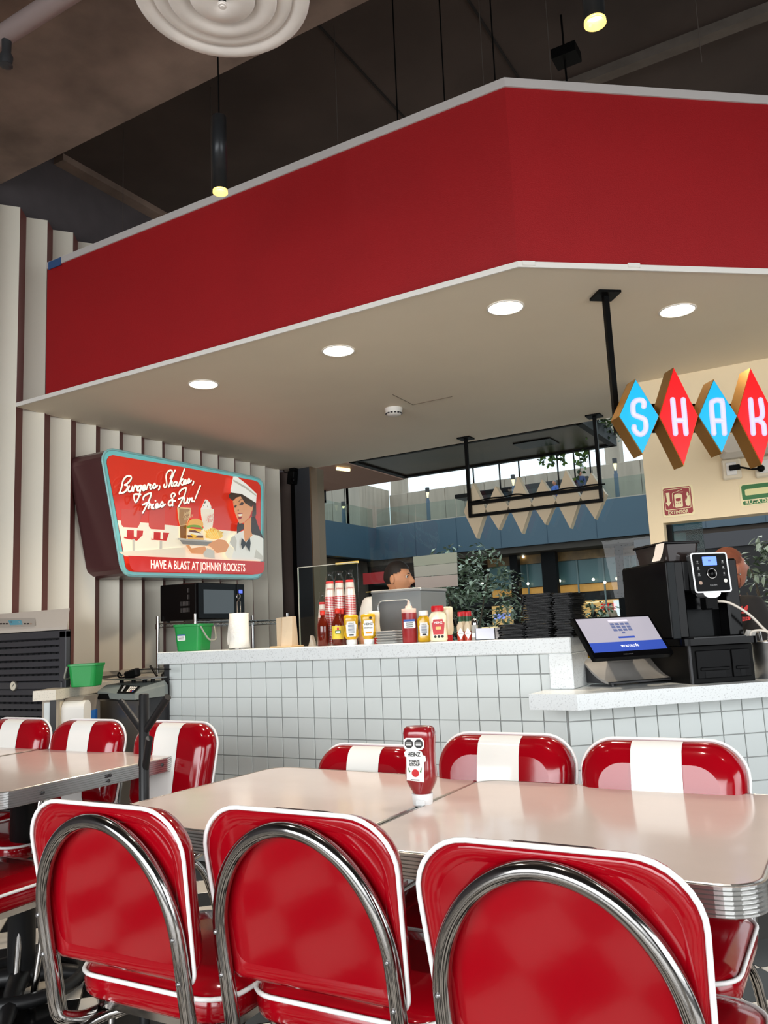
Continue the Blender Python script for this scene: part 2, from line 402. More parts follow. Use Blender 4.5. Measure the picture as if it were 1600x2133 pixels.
# board-marked concrete wall panels behind the walkway
x = -23.0
while x < -4.2:
    gpart('wall_panel', m_bconc, x, x+1.18, 40.6, 40.9, 6.6, 9.02, bev=.02); x += 1.2
while x < 14:
    gpart('wall_panel', m_bconc, x, x+2.38, 40.6, 40.9, 6.6, 9.02, bev=.02); x += 2.4
y = 36.2
while y < 40.5:
    gpart('wall_panel', m_bconc, -23.3, -23.0, y, y+.86, 6.5, 9.3, bev=.02); y += .88
x = -32.0
while x < -23.2:
    gpart('wall_panel', m_bconc, x, x+.86, 36.2, 36.5, 6.5, 9.3, bev=.02); x += .88
for x0 in (-23.1, -10.4): gpart('pillar', m_bconc, x0, x0+.75, 41, 41.8, 6.6, 14.5)
gpart('kiosk', mat('kiosk_dark', (36, 38, 40), .5), -17.0, -10.8, 38.9, 40.5, 6.6, 8.25)
gpart('kiosk_awning', m_black, -17.6, -14.5, 38.0, 39.2, 7.85, 8.05)
m_rail = glass('rail_glass', (232, 240, 238), .06)
x = -21.25
while x < 12:
    gpart('rail_pane', m_rail, x, x+2.25, 36.1, 36.13, 6.5, 7.5); x += 2.3
y = 34.0
while y > 21:
    gpart('rail_pane', m_rail, -21.43, -21.4, y-.1, y+1.9, 6.5, 7.5); y -= 2.05
for xx, Yq in ((985, 37), (1040, 37), (1081, 37), (1162, 37), (1197, 37), (1230, 37)):
    q = py(xx, 980, Yq); gpart('mullion', m_black, q.x-.03, q.x+.03, Yq, Yq+.06, 7.5, 12.5)
# ground floor shops under the gallery, deep in shade
zt = lambda yy, Y, xx=1200: py(xx, yy, Y).z
m_gold = mat('warm_soffit', (150, 112, 62), .4, noise=.45, nscale=2.2)
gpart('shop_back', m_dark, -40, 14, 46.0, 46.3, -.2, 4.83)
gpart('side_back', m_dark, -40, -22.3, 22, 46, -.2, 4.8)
gpart('shop_ceiling', mat('shop_ceiling', (60, 50, 40), .6), -22, 14, 36.2, 46, 4.55, 4.82)
gpart('gold_strip', m_gold, -16, 14, 38.0, 38.1, zt(1166, 38), zt(1140, 38))
gpart('teal_panel', m_teal, -16, 14, 38.2, 38.3, zt(1216, 38), zt(1166, 38))
gpart('gold_strip', mat('lit_soffit', (190, 140, 70), .5, emit=.55, emitc=(214, 150, 70), noise=.35, nscale=1.5), -16, 14, 38.4, 38.5, zt(1233, 38), zt(1217, 38))  # lower strip glows: warm shop light is put into its colour
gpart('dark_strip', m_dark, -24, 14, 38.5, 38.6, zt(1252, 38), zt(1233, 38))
shopfront = mat('lit_shopfront', (236, 196, 130), .6, emit=.8, emitc=(240, 186, 112), noise=.5, nscale=1.3)  # glowing back wall stands in for the shop lighting
gpart('lit_shop', shopfront, -17.6, 14, 42, 42.2, -.1, zt(1250, 38)+.1)
for xa, xb in ((1128, 1158), (1283, 1296), (1062, 1078)):
    qa, qb = py(xa, 1180, 37.2), py(xb, 1180, 37.2); gpart('shop_column', m_black, qa.x, qb.x, 37.2, 37.6, -.1, 4.83)
for k in range(12): gpart('shop_mullion', mat('mullion_grey', (120, 140, 140), .4), -14+1.25*k, -13.93+1.25*k, 38.12, 38.2, -.1, zt(1150, 38))
for (xa, ya, xb, yb, c, e) in ((1030, 1290, 1052, 1278, (150, 160, 250), 1.2), (1056, 1284, 1084, 1276, (160, 170, 250), 1.2), (1268, 1230, 1282, 1245, (70, 100, 250), 1.4), (1292, 1255, 1316, 1232, (110, 140, 250), 1.4), (1254, 1272, 1283, 1256, (206, 34, 34), 1.0), (1283, 1300, 1292, 1250, (236, 240, 240), 1.2), (1205, 1256, 1285, 1252, (255, 236, 190), 2.4)):
    q0, q1 = py(xa, ya, 41), py(xb, yb, 41); gpart('lit_sign', mat('sign_%d' % xa, c, .5, emit=e), q0.x, q1.x, 40.9, 41, min(q0.z, q1.z), max(q0.z, q1.z))
for xx, yy in ((1100, 1216), (1166, 1210), (1260, 1213), (1236, 1207), (1005, 1215), (1090, 1160), (1330, 1185), (1285, 1205)):
    q = py(xx, yy, 37.9); b = MB(); b.sphere((q.x+15, q.y-36, q.z), .07, 8, 6); b.build('spot_bulb', mat('bulb_glow', (255, 236, 200), .5, emit=5), GB)
# red fascia of a shop on the left
q0, q1 = py(757, 1218, 30), py(806, 1190, 30); gpart('shop_fascia', mat('shop_red', (150, 30, 30), .5, emit=.12), q0.x, q1.x, 30, 30.1, q0.z, q1.z)
q0, q1 = py(680, 1330, 32), py(905, 1325, 32)
gpart('side_shop', mat('side_shop', (70, 62, 54), .6, noise=.5, nscale=1.2), -22.2, -21.9, 24, 36, -.1, 4.8)
for (xa, ya, xb, yb) in ((870, 1249, 925, 1234), (762, 1234, 790, 1231), (665, 1180, 745, 1168)):
    q0, q1 = py(xa, ya, 33), py(xb, yb, 33); gpart('light_strip', mat('strip_glow', (226, 176, 90), .5, emit=1.3), q0.x, q1.x, 33, 33.1, q0.z, q1.z)
# light pipe garland behind the pass-through, dark lintel
gpart('lintel', m_dark, -8, 14, 35.2, 35.6, zt(1330, 35, 1500), zt(1122, 35, 1500))
gpart('lintel_stripe', mat('lintel_grey', (58, 60, 64), .5), -8, 14, 35.1, 35.2, zt(1140, 35, 1500), zt(1108, 35, 1500))
# lamp posts along the gallery
lm = None
for i, (xx, yt, lab) in enumerate(((890, 1016, 'slim grey lamp post on the gallery right of the concrete corner'), (715, 1045, 'slim grey lamp post on the gallery nearest the dark column'), (1068, 989, 'slim grey lamp post behind the hanging diamonds'), (1280, 955, 'slim grey lamp post on the gallery beside the cream wall'))):
    Yq = 36.8 if i != 1 else 33.5
    q = py(xx, yt, Yq); lp = thing('lamp_post', lab, 'lamp post', (q.x, Yq, 6.6 if i != 1 else 6.5), 0, 'lamp posts on the gallery'); hgt = q.z-lp.location.z
    b = MB(); b.lathe([(.1, 0), (.1, hgt*.62), (.075, hgt*.62), (.075, hgt*.7)], 10); b.build('post', mat('post_blue_grey', (74, 88, 104), .5), lp)
    b = MB(); b.lathe([(.03, hgt*.7), (.09, hgt-.22)], 10); b.build('lamp_cone', mat('lamp_cone', (250, 226, 170), .5, emit=1.6), lp)
    b = MB(); b.lathe([(.11, hgt-.24), (.11, hgt)], 10); b.build('cap', m_darkgrey, lp)
# --- canopy outside the window with bronze underside
oc = thing('outdoor_canopy', 'flat black canopy with bronze underside outside the window', 'canopy', (-2.85, 6.8, 2.75))
b = MB(); b.box(-1.07, 1.07, -.52, .48, .004, .05); b.build('underside', mat('bronze', (84, 62, 34), .3, metal=.85, noise=.5, nscale=1.6), oc)
for a0 in ((-1.09, 1.09, .46, .52), (-1.09, 1.09, -.54, -.5)):
    b = MB(); b.box(a0[0], a0[1], a0[2], a0[3], -.012, .12); b.build('frame_bar', m_black, oc)
for x0 in (-1.11, 1.05):
    b = MB(); b.box(x0, x0+.06, -.54, .52, -.012, .12); b.build('frame_bar', m_black, oc)
q0, q1 = pz(1083, 932, 2.75), pz(1178, 930, 2.75)
b = MB(); b.box(q0.x+2.85, q1.x+2.85, -.18, .08, -.006, .01); b.build('vent', m_blackgloss, oc)
# brown ceiling strip with a light line left of it
bs = thing('mall_bulkhead', 'brown ceiling bulkhead with thin light strip above the dark column', 'bulkhead', (-5.2, 8.0, 2.9))
q0, q1 = pz(655, 985, 3.0), pz(735, 968, 3.0)
b = MB(); b.box(-1.2, .55, -1.2, .6, .1, .3); b.build('panel', mat('bulkhead_brown', (128, 84, 62), .6), bs)
b = MB(); b.tube([Vector(pz(702, 976, 2.98))-bs.location, Vector(pz(728, 979, 2.98))-bs.location], .02, 6); b.build('light_strip', mat('warm_tube', (255, 220, 160), .4, emit=3), bs)
lb = thing('hanging_lightbox', 'small black framed white lightbox beside the dark column', 'lightbox', tuple(py(668, 1043, 8.5)))
b = MB(); b.box(-.16, .06, -.04, .04, -.03, .0); b.box(-.16, .06, -.04, .04, .12, .14); b.box(.04, .06, -.04, .04, -.03, .14); b.box(-.16, .10, -.1, .1, .17, .22); b.box(-.01, .0, -.01, .01, .14, .8); b.build('frame', m_black, lb)
b = MB(); b.box(-.16, .04, -.02, .02, 0, .12); b.build('panel', mat('lightbox_white', (240, 244, 248), .5, emit=1.0), lb)

# --- plants
def leaf_mesh(mb, p, d, n, L, W, mi=0):
    d = d.normalized(); s_ = d.cross(n)
    s_ = s_.normalized() if s_.length > 1e-4 else d.orthogonal().normalized()
    up = s_.cross(d)
    vs = [p, p+d*L*.45+s_*W*.5+up*L*.06, p+d*L-up*L*.1, p+d*L*.45-s_*W*.5+up*L*.06, p+d*L*.5-up*L*.03]
    mb.add(vs, [(0, 1, 4), (1, 2, 4), (2, 3, 4), (3, 0, 4)], mi, False)
def rv(): 
    while True:
        v = Vector((random.uniform(-1, 1), random.uniform(-1, 1), random.uniform(-1, 1)))
        if .05 < v.length < 1: return v
m_leafd = mat('leaf_dark', (62, 78, 50), .3); m_leafl = mat('leaf_light', (150, 160, 136), .25); m_bark = mat('bark', (92, 78, 62), .9, noise=.3)
def tree(name, label, base, height, rad, cz, nleaf, L, group=None, stems=5, light=.35):
    t = thing(name, label, 'tree', base, 0, group)
    tr = MB()
    tips = []
    for k in range(stems):
        e = Vector((random.uniform(-1, 1)*rad*.7, random.uniform(-1, 1)*rad*.5, cz+random.uniform(-.2, .5)*rad))
        path = smooth_path([Vector((random.uniform(-.06, .06), random.uniform(-.06, .06), 0)), e*.45+Vector((0, 0, .1)), e], 5)
        tr.tube(path, [.03*height/3*(1-.7*i/(len(path)-1)) for i in range(len(path))], 5); tips.append(path)
    tr.build('stems', m_bark, t)
    lf = MB()
    cl = [Vector((0, 0, cz)) + Vector((r.x*rad, r.y*rad*.8, r.z*rad*.95)) for r in [rv() for _ in range(60)]]
    for i in range(nleaf):
        c = random.choice(cl); p = c + rv()*rad*.22
        d = rv(); d.z = d.z*.4-.15
        leaf_mesh(lf, p, d, Vector((random.uniform(-.4, .4), random.uniform(-.4, .4), 1)), L*random.uniform(.7, 1.2), L*.42, 1 if random.random() < light else 0)
    tag(lf.build('foliage', [m_leafd, m_leafl], t), kind='stuff'); return t
q = py(972, 1260, 15); tree('small_tree', 'leafy small tree in the mall right of the worker\'s head', (q.x, 15, 0), 3, 1.08, 1.75, 1900, .17, light=.5)
q = py(1590, 1230, 10); tree('glossy_shrub', 'glossy leafed shrub outside behind the person in black', (q.x+.2, 10, 0), 2.4, .6, 1.45, 700, .13, light=.55)
q = py(1235, 1300, 30); tree('potted_plant', 'low green plant in front of the lit shops beyond the folder stack', (q.x, 30, 0), 1.5, .9, 1.1, 260, .3)
# vines trailing over the outdoor canopy
hv = thing('hanging_vine', 'green vine trailing over the right edge of the outdoor canopy', 'vine', (-1.78, 7.2, 2.8))
lf = MB(); st = MB()
for i in range(330):
    p = Vector((random.gauss(.0, .1), random.gauss(-.25, .3), random.gauss(.1, .05))); leaf_mesh(lf, p, rv(), Vector((0, 0, 1)), .06, .04, 1 if random.random() < .4 else 0)
for (xx, y0, y1) in ((1130, 945, 965), (1148, 945, 970), (1172, 940, 962), (1205, 938, 1000), (1212, 935, 975), (1222, 930, 955)):
    a0 = py(xx, y0, 7.3)-hv.location; a1 = py(xx, y1, 7.3)-hv.location
    st.tube(smooth_path([a0, (a0+a1)/2+Vector((.02, 0, 0)), a1], 4), .003, 4)
    for k in range(16): 
        p = a0.lerp(a1, random.random()) + rv()*.03; leaf_mesh(lf, p, rv()-Vector((0, 0, .5)), Vector((0, -1, .4)), .05, .035, 1 if random.random() < .6 else 0)
st.build('stems', m_bark, hv); tag(lf.build('leaves', [mat('vine_dark', (50, 78, 34), .4), mat('vine_light', (120, 150, 70), .4)], hv), kind='stuff')

# --- far people (small, rough but human)
def skin_body(name, edges, radii, material, parent, sub=2, root=0):
    """continuous body grown around a skeleton: radii = {vertex: (rx, ry)}"""
    vs, es = edges
    me = bpy.data.meshes.new(name); me.from_pydata(vs, es, []); o = bpy.data.objects.new(name, me); COL.objects.link(o)
    md = o.modifiers.new('skin', 'SKIN'); md.use_smooth_shade = True
    if not me.skin_vertices: pass
    sv = me.skin_vertices[0].data
    for i, d in enumerate(sv):
        r = radii[i]; d.radius = r if isinstance(r, tuple) else (r, r); d.use_root = (i == root)
    s2_ = o.modifiers.new('subd', 'SUBSURF'); s2_.levels = sub; s2_.render_levels = sub
    dg = bpy.context.evaluated_depsgraph_get(); dg.update()
    m2 = bpy.data.meshes.new_from_object(o.evaluated_get(dg)); bpy.data.objects.remove(o); m2.name = name
    m2.materials.clear(); m2.materials.append(material)
    for p in m2.polygons: p.use_smooth = True
    o2 = bpy.data.objects.new(name, m2); COL.objects.link(o2)
    if parent is not None: o2.parent = parent
    return o2
m_skin = mat('skin', (176, 118, 88), .55); m_hair = mat('dark_hair', (28, 22, 20), .6)
def standing(name, label, loc, rotz, shirt, trouser, hairc, h=1.72):
    t = thing(name, label, 'person', loc, rotz); k = h/1.75
    def S(p): return tuple(c*k for c in p)
    V = [(0,0,.95),(0,0,1.15),(0,0,1.38),(0,0,1.5),(.17,0,1.42),(.24,.02,1.15),(.2,.16,.98),(-.17,0,1.42),(-.24,.02,1.15),(-.2,.16,.98)]
    skin_body('shirt', ([S(p) for p in V], [(0,1),(1,2),(2,3),(2,4),(4,5),(5,6),(2,7),(7,8),(8,9)]), [.15,.15,.16,.06,.08,.055,.045,.08,.055,.045], shirt, t, 1)
    V = [(0,0,.95),(.1,0,.85),(.1,0,.48),(.1,0,.06),(.1,.14,.04),(-.1,0,.85),(-.1,0,.48),(-.1,0,.06),(-.1,.14,.04)]
    skin_body('trousers', ([S(p) for p in V], [(0,1),(1,2),(2,3),(3,4),(0,5),(5,6),(6,7),(7,8)]), [.13,.1,.075,.055,.04,.1,.075,.055,.04], trouser, t, 1)
    b = MB(); b.sphere((0,.01,1.64*k), .1, 12, 10, sc=(.8,.95,1.2)); b.lathe([(.055,1.48*k),(.05,1.56*k)], 10); b.sphere((0, .11, 1.62*k), .02, 6, 5); b.sphere((.085,.0,1.63*k), .022, 6, 5); b.sphere((-.085,.0,1.63*k), .022, 6, 5)
    b.build('head', m_skin, t)
    b = MB(); b.sphere((0,-.015,1.675*k), .102, 12, 8, sc=(.86,.95,1.02)); b.build('hair', hairc, t)
    b = MB(); b.sphere((.2*k,.17,.95*k), .045, 8, 6); b.sphere((-.2*k,.17,.95*k), .045, 8, 6); b.build('hands', m_skin, t)
    return t
q = py(1155, 1001, 37.4); standing('person', 'distant person in a blue shirt standing on the gallery', (q.x, 37.4, q.z-1.74), PI*.8, mat('blue_shirt', (62, 96, 186), .7), m_darkgrey, mat('grey_hair', (120, 116, 112), .7), 1.74)
q = py(1211, 1020, 37.6); standing('person', 'distant person in navy partly hidden by the last hanging diamond', (q.x, 37.6, 6.6), PI, mat('navy_shirt', (44, 58, 96), .7), m_darkgrey, m_hair, 1.7)
q = py(1236, 1262, 34); standing('person', 'distant dark figure with long hair before the lit shop', (q.x, 34, q.z-1.65), PI*.5, m_black, m_black, m_hair, 1.66)
q = py(1273, 1258, 34); standing('person', 'distant figure in beige beside the small red shop sign', (q.x, 34, q.z-1.72), PI*1.3, mat('beige_shirt', (150, 132, 110), .7), m_black, m_hair, 1.72)

# ================================================================== COUNTER
CY = 3.40
TC = thing('tiled_counter', 'service counter clad in pale square wall tiles below the quartz worktop', 'counter', (CX, CY, 0))
b = MB(); b.box(-2.30, -.004, .008, .2, 0, 1.043)
b.box(.004, 2.3, .008, .2, 0, .834, M=Matrix.Rotation(BANG, 4, 'Z'))
b.build('body', m_grout, TC)
b = MB(); b.box(-2.335, -2.302, -.004, .2, 0, 1.043); b.build('end_trim', m_darkgrey, TC)
x377 = py(377, 1410, CY).x - CX
tmesh = {}
def tile_at(M, w, h):
    k = (round(w, 3), round(h, 3))
    if k not in tmesh:
        q = MB(); q.box(0, w-.004, -.001, .006, 0, h-.004, bev=.0015); tmesh[k] = q.mesh('tile', m_tile)
    o = inst(tmesh[k], 'tile', TC); o.matrix_local = M @ Matrix.Rotation(random.uniform(-.004, .004), 4, 'Z'); return o
rows = [.957-.1*k for k in range(8)]
cols = []; x = x377 - .1*math.floor((x377+2.302)/.1) - .1
while x < -.001: cols.append(x); x += .1
for c in cols:
    x0 = max(c, -2.302); x1 = min(c+.1, 0.0)
    if x1-x0 < .012: continue
    for z in rows[1:7]: tile_at(Matrix.Translation((x0+.002, .002, z+.002)), x1-x0, .1)
    tile_at(Matrix.Translation((x0+.002, .002, rows[0]+.002)), x1-x0, 1.043-rows[0])
RB = Matrix.Rotation(BANG, 4, 'Z')
for k in range(13):
    for i, z in enumerate(rows[2:8]): tile_at(RB @ Matrix.Translation((k*.1+.002, .002, z+.002)), .1, .1)
    tile_at(RB @ Matrix.Translation((k*.1+.002, .002, rows[2]+.102)), .1, .834-rows[2]-.1) if .834-rows[2]-.1 > .01 else None
m_q = quartz('quartz_white', (226, 230, 230))
b = MB(); b.box(-3.47, -1.065, 3.365, 3.60, 1.043, 1.11, bev=.004); b.box(-1.168, -1.065, 3.366, 3.60, .8955, 1.0432, bev=.003)
tag(b.build('quartz_worktop', m_q), 'long white quartz worktop on the tiled counter carrying sauces', 'worktop')
SH = [(-1.181, 3.137), (-.98, 3.122), (.75, 4.70), (.2, 5.26), (-1.0, 4.6), (-1.0, 3.62), (-1.062, 3.62), (-1.062, 3.399), (-1.181, 3.399)]
b = MB(); b.prism(SH, .834, .895)
tag(b.build('quartz_shelf', m_q, fix=True), 'lower white quartz shelf carrying the till and coffee machine', 'shelf')

# ================================================================== TABLES
m_lam = mat('laminate_top', (230, 212, 202), .17, noise=.05, nscale=5, coat=.15)
m_rib = mat('ribbed_aluminium', (206, 206, 204), .28, metal=1.0)
m_iron = mat('black_iron', (22, 22, 23), .42)
def diner_table(label, x0, x1, y0, y1, z, rot=0.0, group='diner tables'):
    cx, cy = (x0+x1)/2, (y0+y1)/2; t = thing('diner_table', label, 'table', (cx, cy, 0), rot, group)
    hx, hy = (x1-x0)/2, (y1-y0)/2
    ol = lambda o: rrect(-hx-o, hx+o, -hy-o, hy+o, .07+o, 8)
    b = MB(); b.loft([[(*p, z-.03) for p in ol(-.004)], [(*p, z-.001) for p in ol(-.004)], [(*p, z) for p in ol(-.006)]], 0, False); b.build('tabletop', m_lam, t)
    r = MB(); prof = []
    n = 7; hh = .05
    prof.append((-.02, z-hh)); prof.append((.0, z-hh))
    for i in range(n):
        za = z-hh+hh*(i+.15)/n; zb = z-hh+hh*(i+.5)/n; zc = z-hh+hh*(i+.85)/n
        prof += [(-.001, za), (.003, zb-.0015), (.003, zb+.0015), (-.001, zc)]
    prof += [(.0, z-.0005), (-.003, z+.001), (-.006, z+.0004)]
    r.loft([[(*p, zz) for p in ol(o)] for o, zz in prof], 0, False, False, False); r.build('ribbed_edge', m_rib, t)
    b = MB(); b.box(-hx+.06, hx-.06, -hy+.06, hy-.06, z-.055, z-.03); b.build('underside', m_darkgrey, t)
    b = MB(); b.lathe([(.045, .03), (.045, z-.06), (.14, z-.058), (.14, z-.052)], 20); b.build('pedestal', m_iron, t)
    for k in range(4):
        f = MB(); pts = smooth_path([(.03, 0, .075), (.12, 0, .07), (.24, 0, .035), (.30, 0, .018)], 4)
        f.tube(pts, [.04-.02*i/(len(pts)-1) for i in range(len(pts))], 8, M=Matrix.Rotation(PI/4+k*PI/2, 4, 'Z') @ Matrix.Scale(.8, 4, (0, 0, 1))); f.lathe([(.02, 0), (.022, .02)], 8, M=Matrix.Rotation(PI/4+k*PI/2, 4, 'Z') @ Matrix.Translation((.29, 0, 0))); f.build('foot', m_iron, t)
    ring = MB(); ring.tube([(.2*math.cos(2*PI*i/28), .2*math.sin(2*PI*i/28), .045) for i in range(28)], .022, 6, closed=True); ring.build('base_ring', m_iron, t)
    return t, hx, hy
diner_table('beige diner table with ribbed metal edge behind the largest red chair', -.965, -.18, 1.42, 2.147, .75)
diner_table('beige diner table with ribbed metal edge under the ketchup bottle', -1.735, -.982, 1.43, 2.19, .745, math.radians(-2.0))
tt, hx, hy = diner_table('beige diner table with ribbed metal edge beside the black coat stand', -3.005, -2.25, 1.53, 2.30, .75)
for (sy_, sz_) in ((-.55, .725), (.1, .732), (.13, .732), (.115, .715), (.75, .728)):
    b = MB(); b.lathe([(.006, 0), (.006, .004), (.003, .006)], 10, M=Matrix.Translation((hx+.001, sy_*hy, sz_)) @ Matrix.Rotation(PI/2, 4, 'Y')); b.build('screw', m_darkgrey, tt)
diner_table('beige diner table at the left picture edge beyond the seam', -3.79, -3.02, 1.55, 2.30, .75)

# ================================================================== CHAIRS
m_vinyl = mat('red_vinyl', (146, 3, 17), .12, noise=.04, nscale=4, coat=.12, bump=.06, bscale=9)
m_wvinyl = mat('white_vinyl', (238, 236, 230), .13, coat=.3, bump=.05, bscale=9)
m_pipe = mat('white_piping', (240, 238, 236), .35)
TILT = math.radians(10); PO = Vector((0, -.173, .545)); PU = Vector((0, -math.sin(TILT), math.cos(TILT))); PT = Vector((0, math.cos(TILT), math.sin(TILT)))
def pan(u, v, t): return PO + Vector((u, 0, 0)) + PU*v + PT*t
PH = .322
def outline(ins):
    o = rrect(-.205, .205, 0, PH, .08, 8, rs=(.03, .03, .09, .09)); out = []
    for u, v in o:
        k = .935 + .065*min(1, v/(PH*.8)); u *= k
        out.append((u*(1-ins/.21), PH/2+(v-PH/2)*(1-ins/(PH/2))))
    return out
def make_chair():
    t = thing('diner_chair', 'x', 'chair')
    b = MB()
    b.loft([[pan(u, v, tt_) for u, v in outline(i_)] for tt_, i_ in ((.006, .03), (.0, .012), (.003, .002), (.012, .001), (.03, .006), (.045, .014), (.056, .030), (.062, .06))], 0, True)
    b.build('backrest', m_vinyl, t)
    pp = outline(-.002); pth = [pan(u, v, .002) for u, v in pp[9:] + pp[:9]]
    pth = [pan(u, v, .002) for u, v in pp[12:] + pp[:6]]
    b = MB(); b.tube(pth, .0042, 6); b.build('piping', m_pipe, t)
    st = MB(); prof = [(PH-.004, .030), (PH-.0125, .0465), (PH-.028, .0582), (PH-.06, .0645), (.06, .0645), (.024, .0585), (.004, .047)]
    hw = .062
    st.loft([[pan(-hw, v, tq), pan(hw, v, tq)] for v, tq in prof], 0, True, False, False, False); st.build('stripe', m_wvinyl, t)
    sb_ = MB(); so = lambda i_: rrect(-.205+i_, .205-i_, -.112+i_, .285-i_, max(.02, .07-i_*.4), 6)
    sb_.loft([[(*p, z) for p in so(i_)] for i_, z in ((.03, .444), (.006, .447), (.0, .455), (-.003, .474), (.0, .494), (.010, .503), (.04, .511), (.09, .515))], 0, True); sb_.build('seat', m_vinyl, t)
    b = MB(); b.tube([(*p, .495) for p in so(-.003)], .0046, 6, closed=True); b.build('seat_piping', m_pipe, t)
    b = MB(); b.loft([[(*p, .426) for p in so(.018)], [(*p, .445) for p in so(.014)]], 0, False); b.build('seat_frame', m_chrome, t)
    up = []
    hw = .181
    path = [Vector((-.145, -.02, .412)), Vector((-.160, -.11, .410)), Vector((-.174, -.158, .426))]
    for v in (-.095, -.045, .025): path.append(pan(-hw, v, -.013))
    arc = [pan(-hw*math.cos(PI*i/16), .078+.22*math.sin(PI*i/16), -.013) for i in range(17)]
    left = path; right = [Vector((-p.x, p.y, p.z)) for p in reversed(path)]
    full = smooth_path(left + arc + right, 3)
    b = MB(); b.tube(full, .0145, 12); b.build('back_tube', m_chrome, t)
    for sx_ in (-1, 1):
        for v in (.02, .10):
            b = MB(); c = pan(sx_*hw, v, -.027); b.lathe([(.005, 0), (.0045, .002), (.002, .003)], 8, M=Matrix.Translation(c) @ Matrix.Rotation(PI/2, 4, 'X')); b.build('screw', m_steel, t)
        for (pts) in ([(sx_*.15, .17, .428), (sx_*.165, .205, .385), (sx_*.195, .255, .0)], [(sx_*.05, -.02, .42), (sx_*.14, -.10, .405), (sx_*.178, -.175, .33), (sx_*.195, -.27, .0)]):
            lg = MB(); lg.tube(smooth_path(pts, 5), .0115, 10); o_ = lg.build('leg', m_chrome, t)
            gf = MB(); gf.lathe([(.014, 0), (.014, .012), (.012, .014)], 10, M=Matrix.Translation((pts[-1][0], pts[-1][1], 0))); gf.build('glide', m_iron, o_)
    return t
chairs = [(-1.318, 1.345, 0.02, 'red vinyl chair seen from behind, smallest of the three near chairs'),
          (-.91, 1.415, 0.015, 'red vinyl chair seen from behind, middle of the three near chairs'),
          (-.417, 1.345, 0.0, 'red vinyl chair seen from behind, largest and nearest of all'),
          (-1.41, 2.08, PI, 'red chair with white stripe behind the ketchup bottle'),
          (-.915, 2.00, PI, 'red chair with white stripe below the quartz shelf corner'),
          (-.48, 1.965, PI, 'red chair with white stripe furthest right behind the table'),
          (-3.235, 2.12, PI, 'red chair with white stripe below the air cooler, cut by picture edge'),
          (-2.785, 2.12, PI, 'red chair with white stripe left of the coat stand'),
          (-2.30, 2.115, PI-.03, 'red chair with white stripe just right of the coat stand'),
          (-2.345, 1.475, 0.0, 'red chair with only its seat and legs showing at lower left')]
proto = make_chair()
for i, (x, y, r, lab) in enumerate(chairs):
    c = proto if i == 0 else copy_tree(proto)
    c.location = (x, y, 0); c.rotation_euler = (0, 0, r); c['label'] = lab; c['group'] = 'red diner chairs'
    if i == 3: c.scale = (.95, 1, .935)

# ================================================================== COAT STAND
def coat_stand(label, base, tips, top, group, r=.016):
    t = thing('coat_stand', label, 'coat stand', base, 0, group)
    b = MB(); b.lathe([(r, .01), (r, top), (r*.8, top+.003)], 14); b.build('pole', m_iron, t)
    b = MB(); b.lathe([(.14*r/.016, 0), (.14*r/.016, .008), (.02, .014)], 28); b.build('base_plate', m_iron, t)
    for p0, p1 in tips:
        b = MB(); b.tube([Vector(p0)-Vector(base), Vector(p1)-Vector(base)], r*.72, 10); b.build('branch', m_iron, t)
    return t
Yc = 1.9; bx = py(300, 1560, Yc).x
coat_stand('black coat stand with upturned branches between two tables', (bx, Yc, 0), [(py(297, 1524, Yc), py(237, 1463, Yc)+Vector((0, .03, 0))), (py(305, 1520, Yc), py(364, 1450, Yc)-Vector((0, .03, 0))), (py(295, 1594, Yc), py(273, 1527, Yc)+Vector((0, .06, 0))), (py(303, 1600, Yc), py(331, 1534, Yc)-Vector((0, .04, 0)))], py(301, 1447, Yc).z, 'coat stands')

# ================================================================== CONDIMENT BOTTLES
def sect(w_, d_, z, n=20, e=3.0, cx=0, cy=0):
    out = []
    for i in range(n):
        a = 2*PI*i/n; c, s_ = math.cos(a), math.sin(a)
        out.append((cx+w_/2*math.copysign(abs(c)**(2/e), c), cy+d_/2*math.copysign(abs(s_)**(2/e), s_), z))
    return out
m_ketch = mat('ketchup_plastic', (134, 18, 26), .18, coat=.5, spec=.6)
m_capw = mat('cap_white', (236, 238, 238), .35)
m_lab = mat('label_white', (238, 238, 234), .5)
m_lablk = mat('label_black', (24, 22, 22), .5)
m_labr = mat('label_red', (190, 26, 34), .5)
m_green = mat('label_green', (60, 110, 60), .5)
m_must = mat('mustard_plastic', (206, 160, 10), .25, coat=.4)
m_mayo = mat('mayo_plastic', (240, 228, 196), .28, coat=.4)
m_capr = mat('cap_red', (190, 20, 30), .35)
def flat_on(parent, M, poly, m, name='label', th=.0006):
    b = MB(); b.loft([[(x, y, 0) for x, y in poly], [(x, y, th) for x, y in poly]], 0, False); b.v = [M @ v for v in b.v]; return b.build(name, m, parent)
def octo(cx, cy, r): return [(cx+r*math.cos(PI/8+i*PI/4), cy+r*math.sin(PI/8+i*PI/4)) for i in range(8)]
def circ(cx, cy, r, n=20, ry=None): return [(cx+r*math.cos(2*PI*i/n), cy+(ry or r)*math.sin(2*PI*i/n)) for i in range(n)]
kp = pz(881, 1677, .746)
KB = thing('ketchup_bottle', 'upside-down red ketchup squeeze bottle standing on the beige table', 'bottle', (kp.x, kp.y+.0, .747), 0.0)
KB.rotation_euler[2] = math.radians(9)
b = MB(); b.lathe([(.022, 0), (.0245, .003), (.0265, .026), (.0255, .028)], 24); cp = b.build('cap', m_capw, KB)
b = MB(); b.prism(rrect(-.011, .011, 0, .012, .004), 0, .003, M=frame_M((.004, -.026, .004), (1, 0, 0), (0, 0, 1))); b.build('thumb_lip', m_capw, cp)
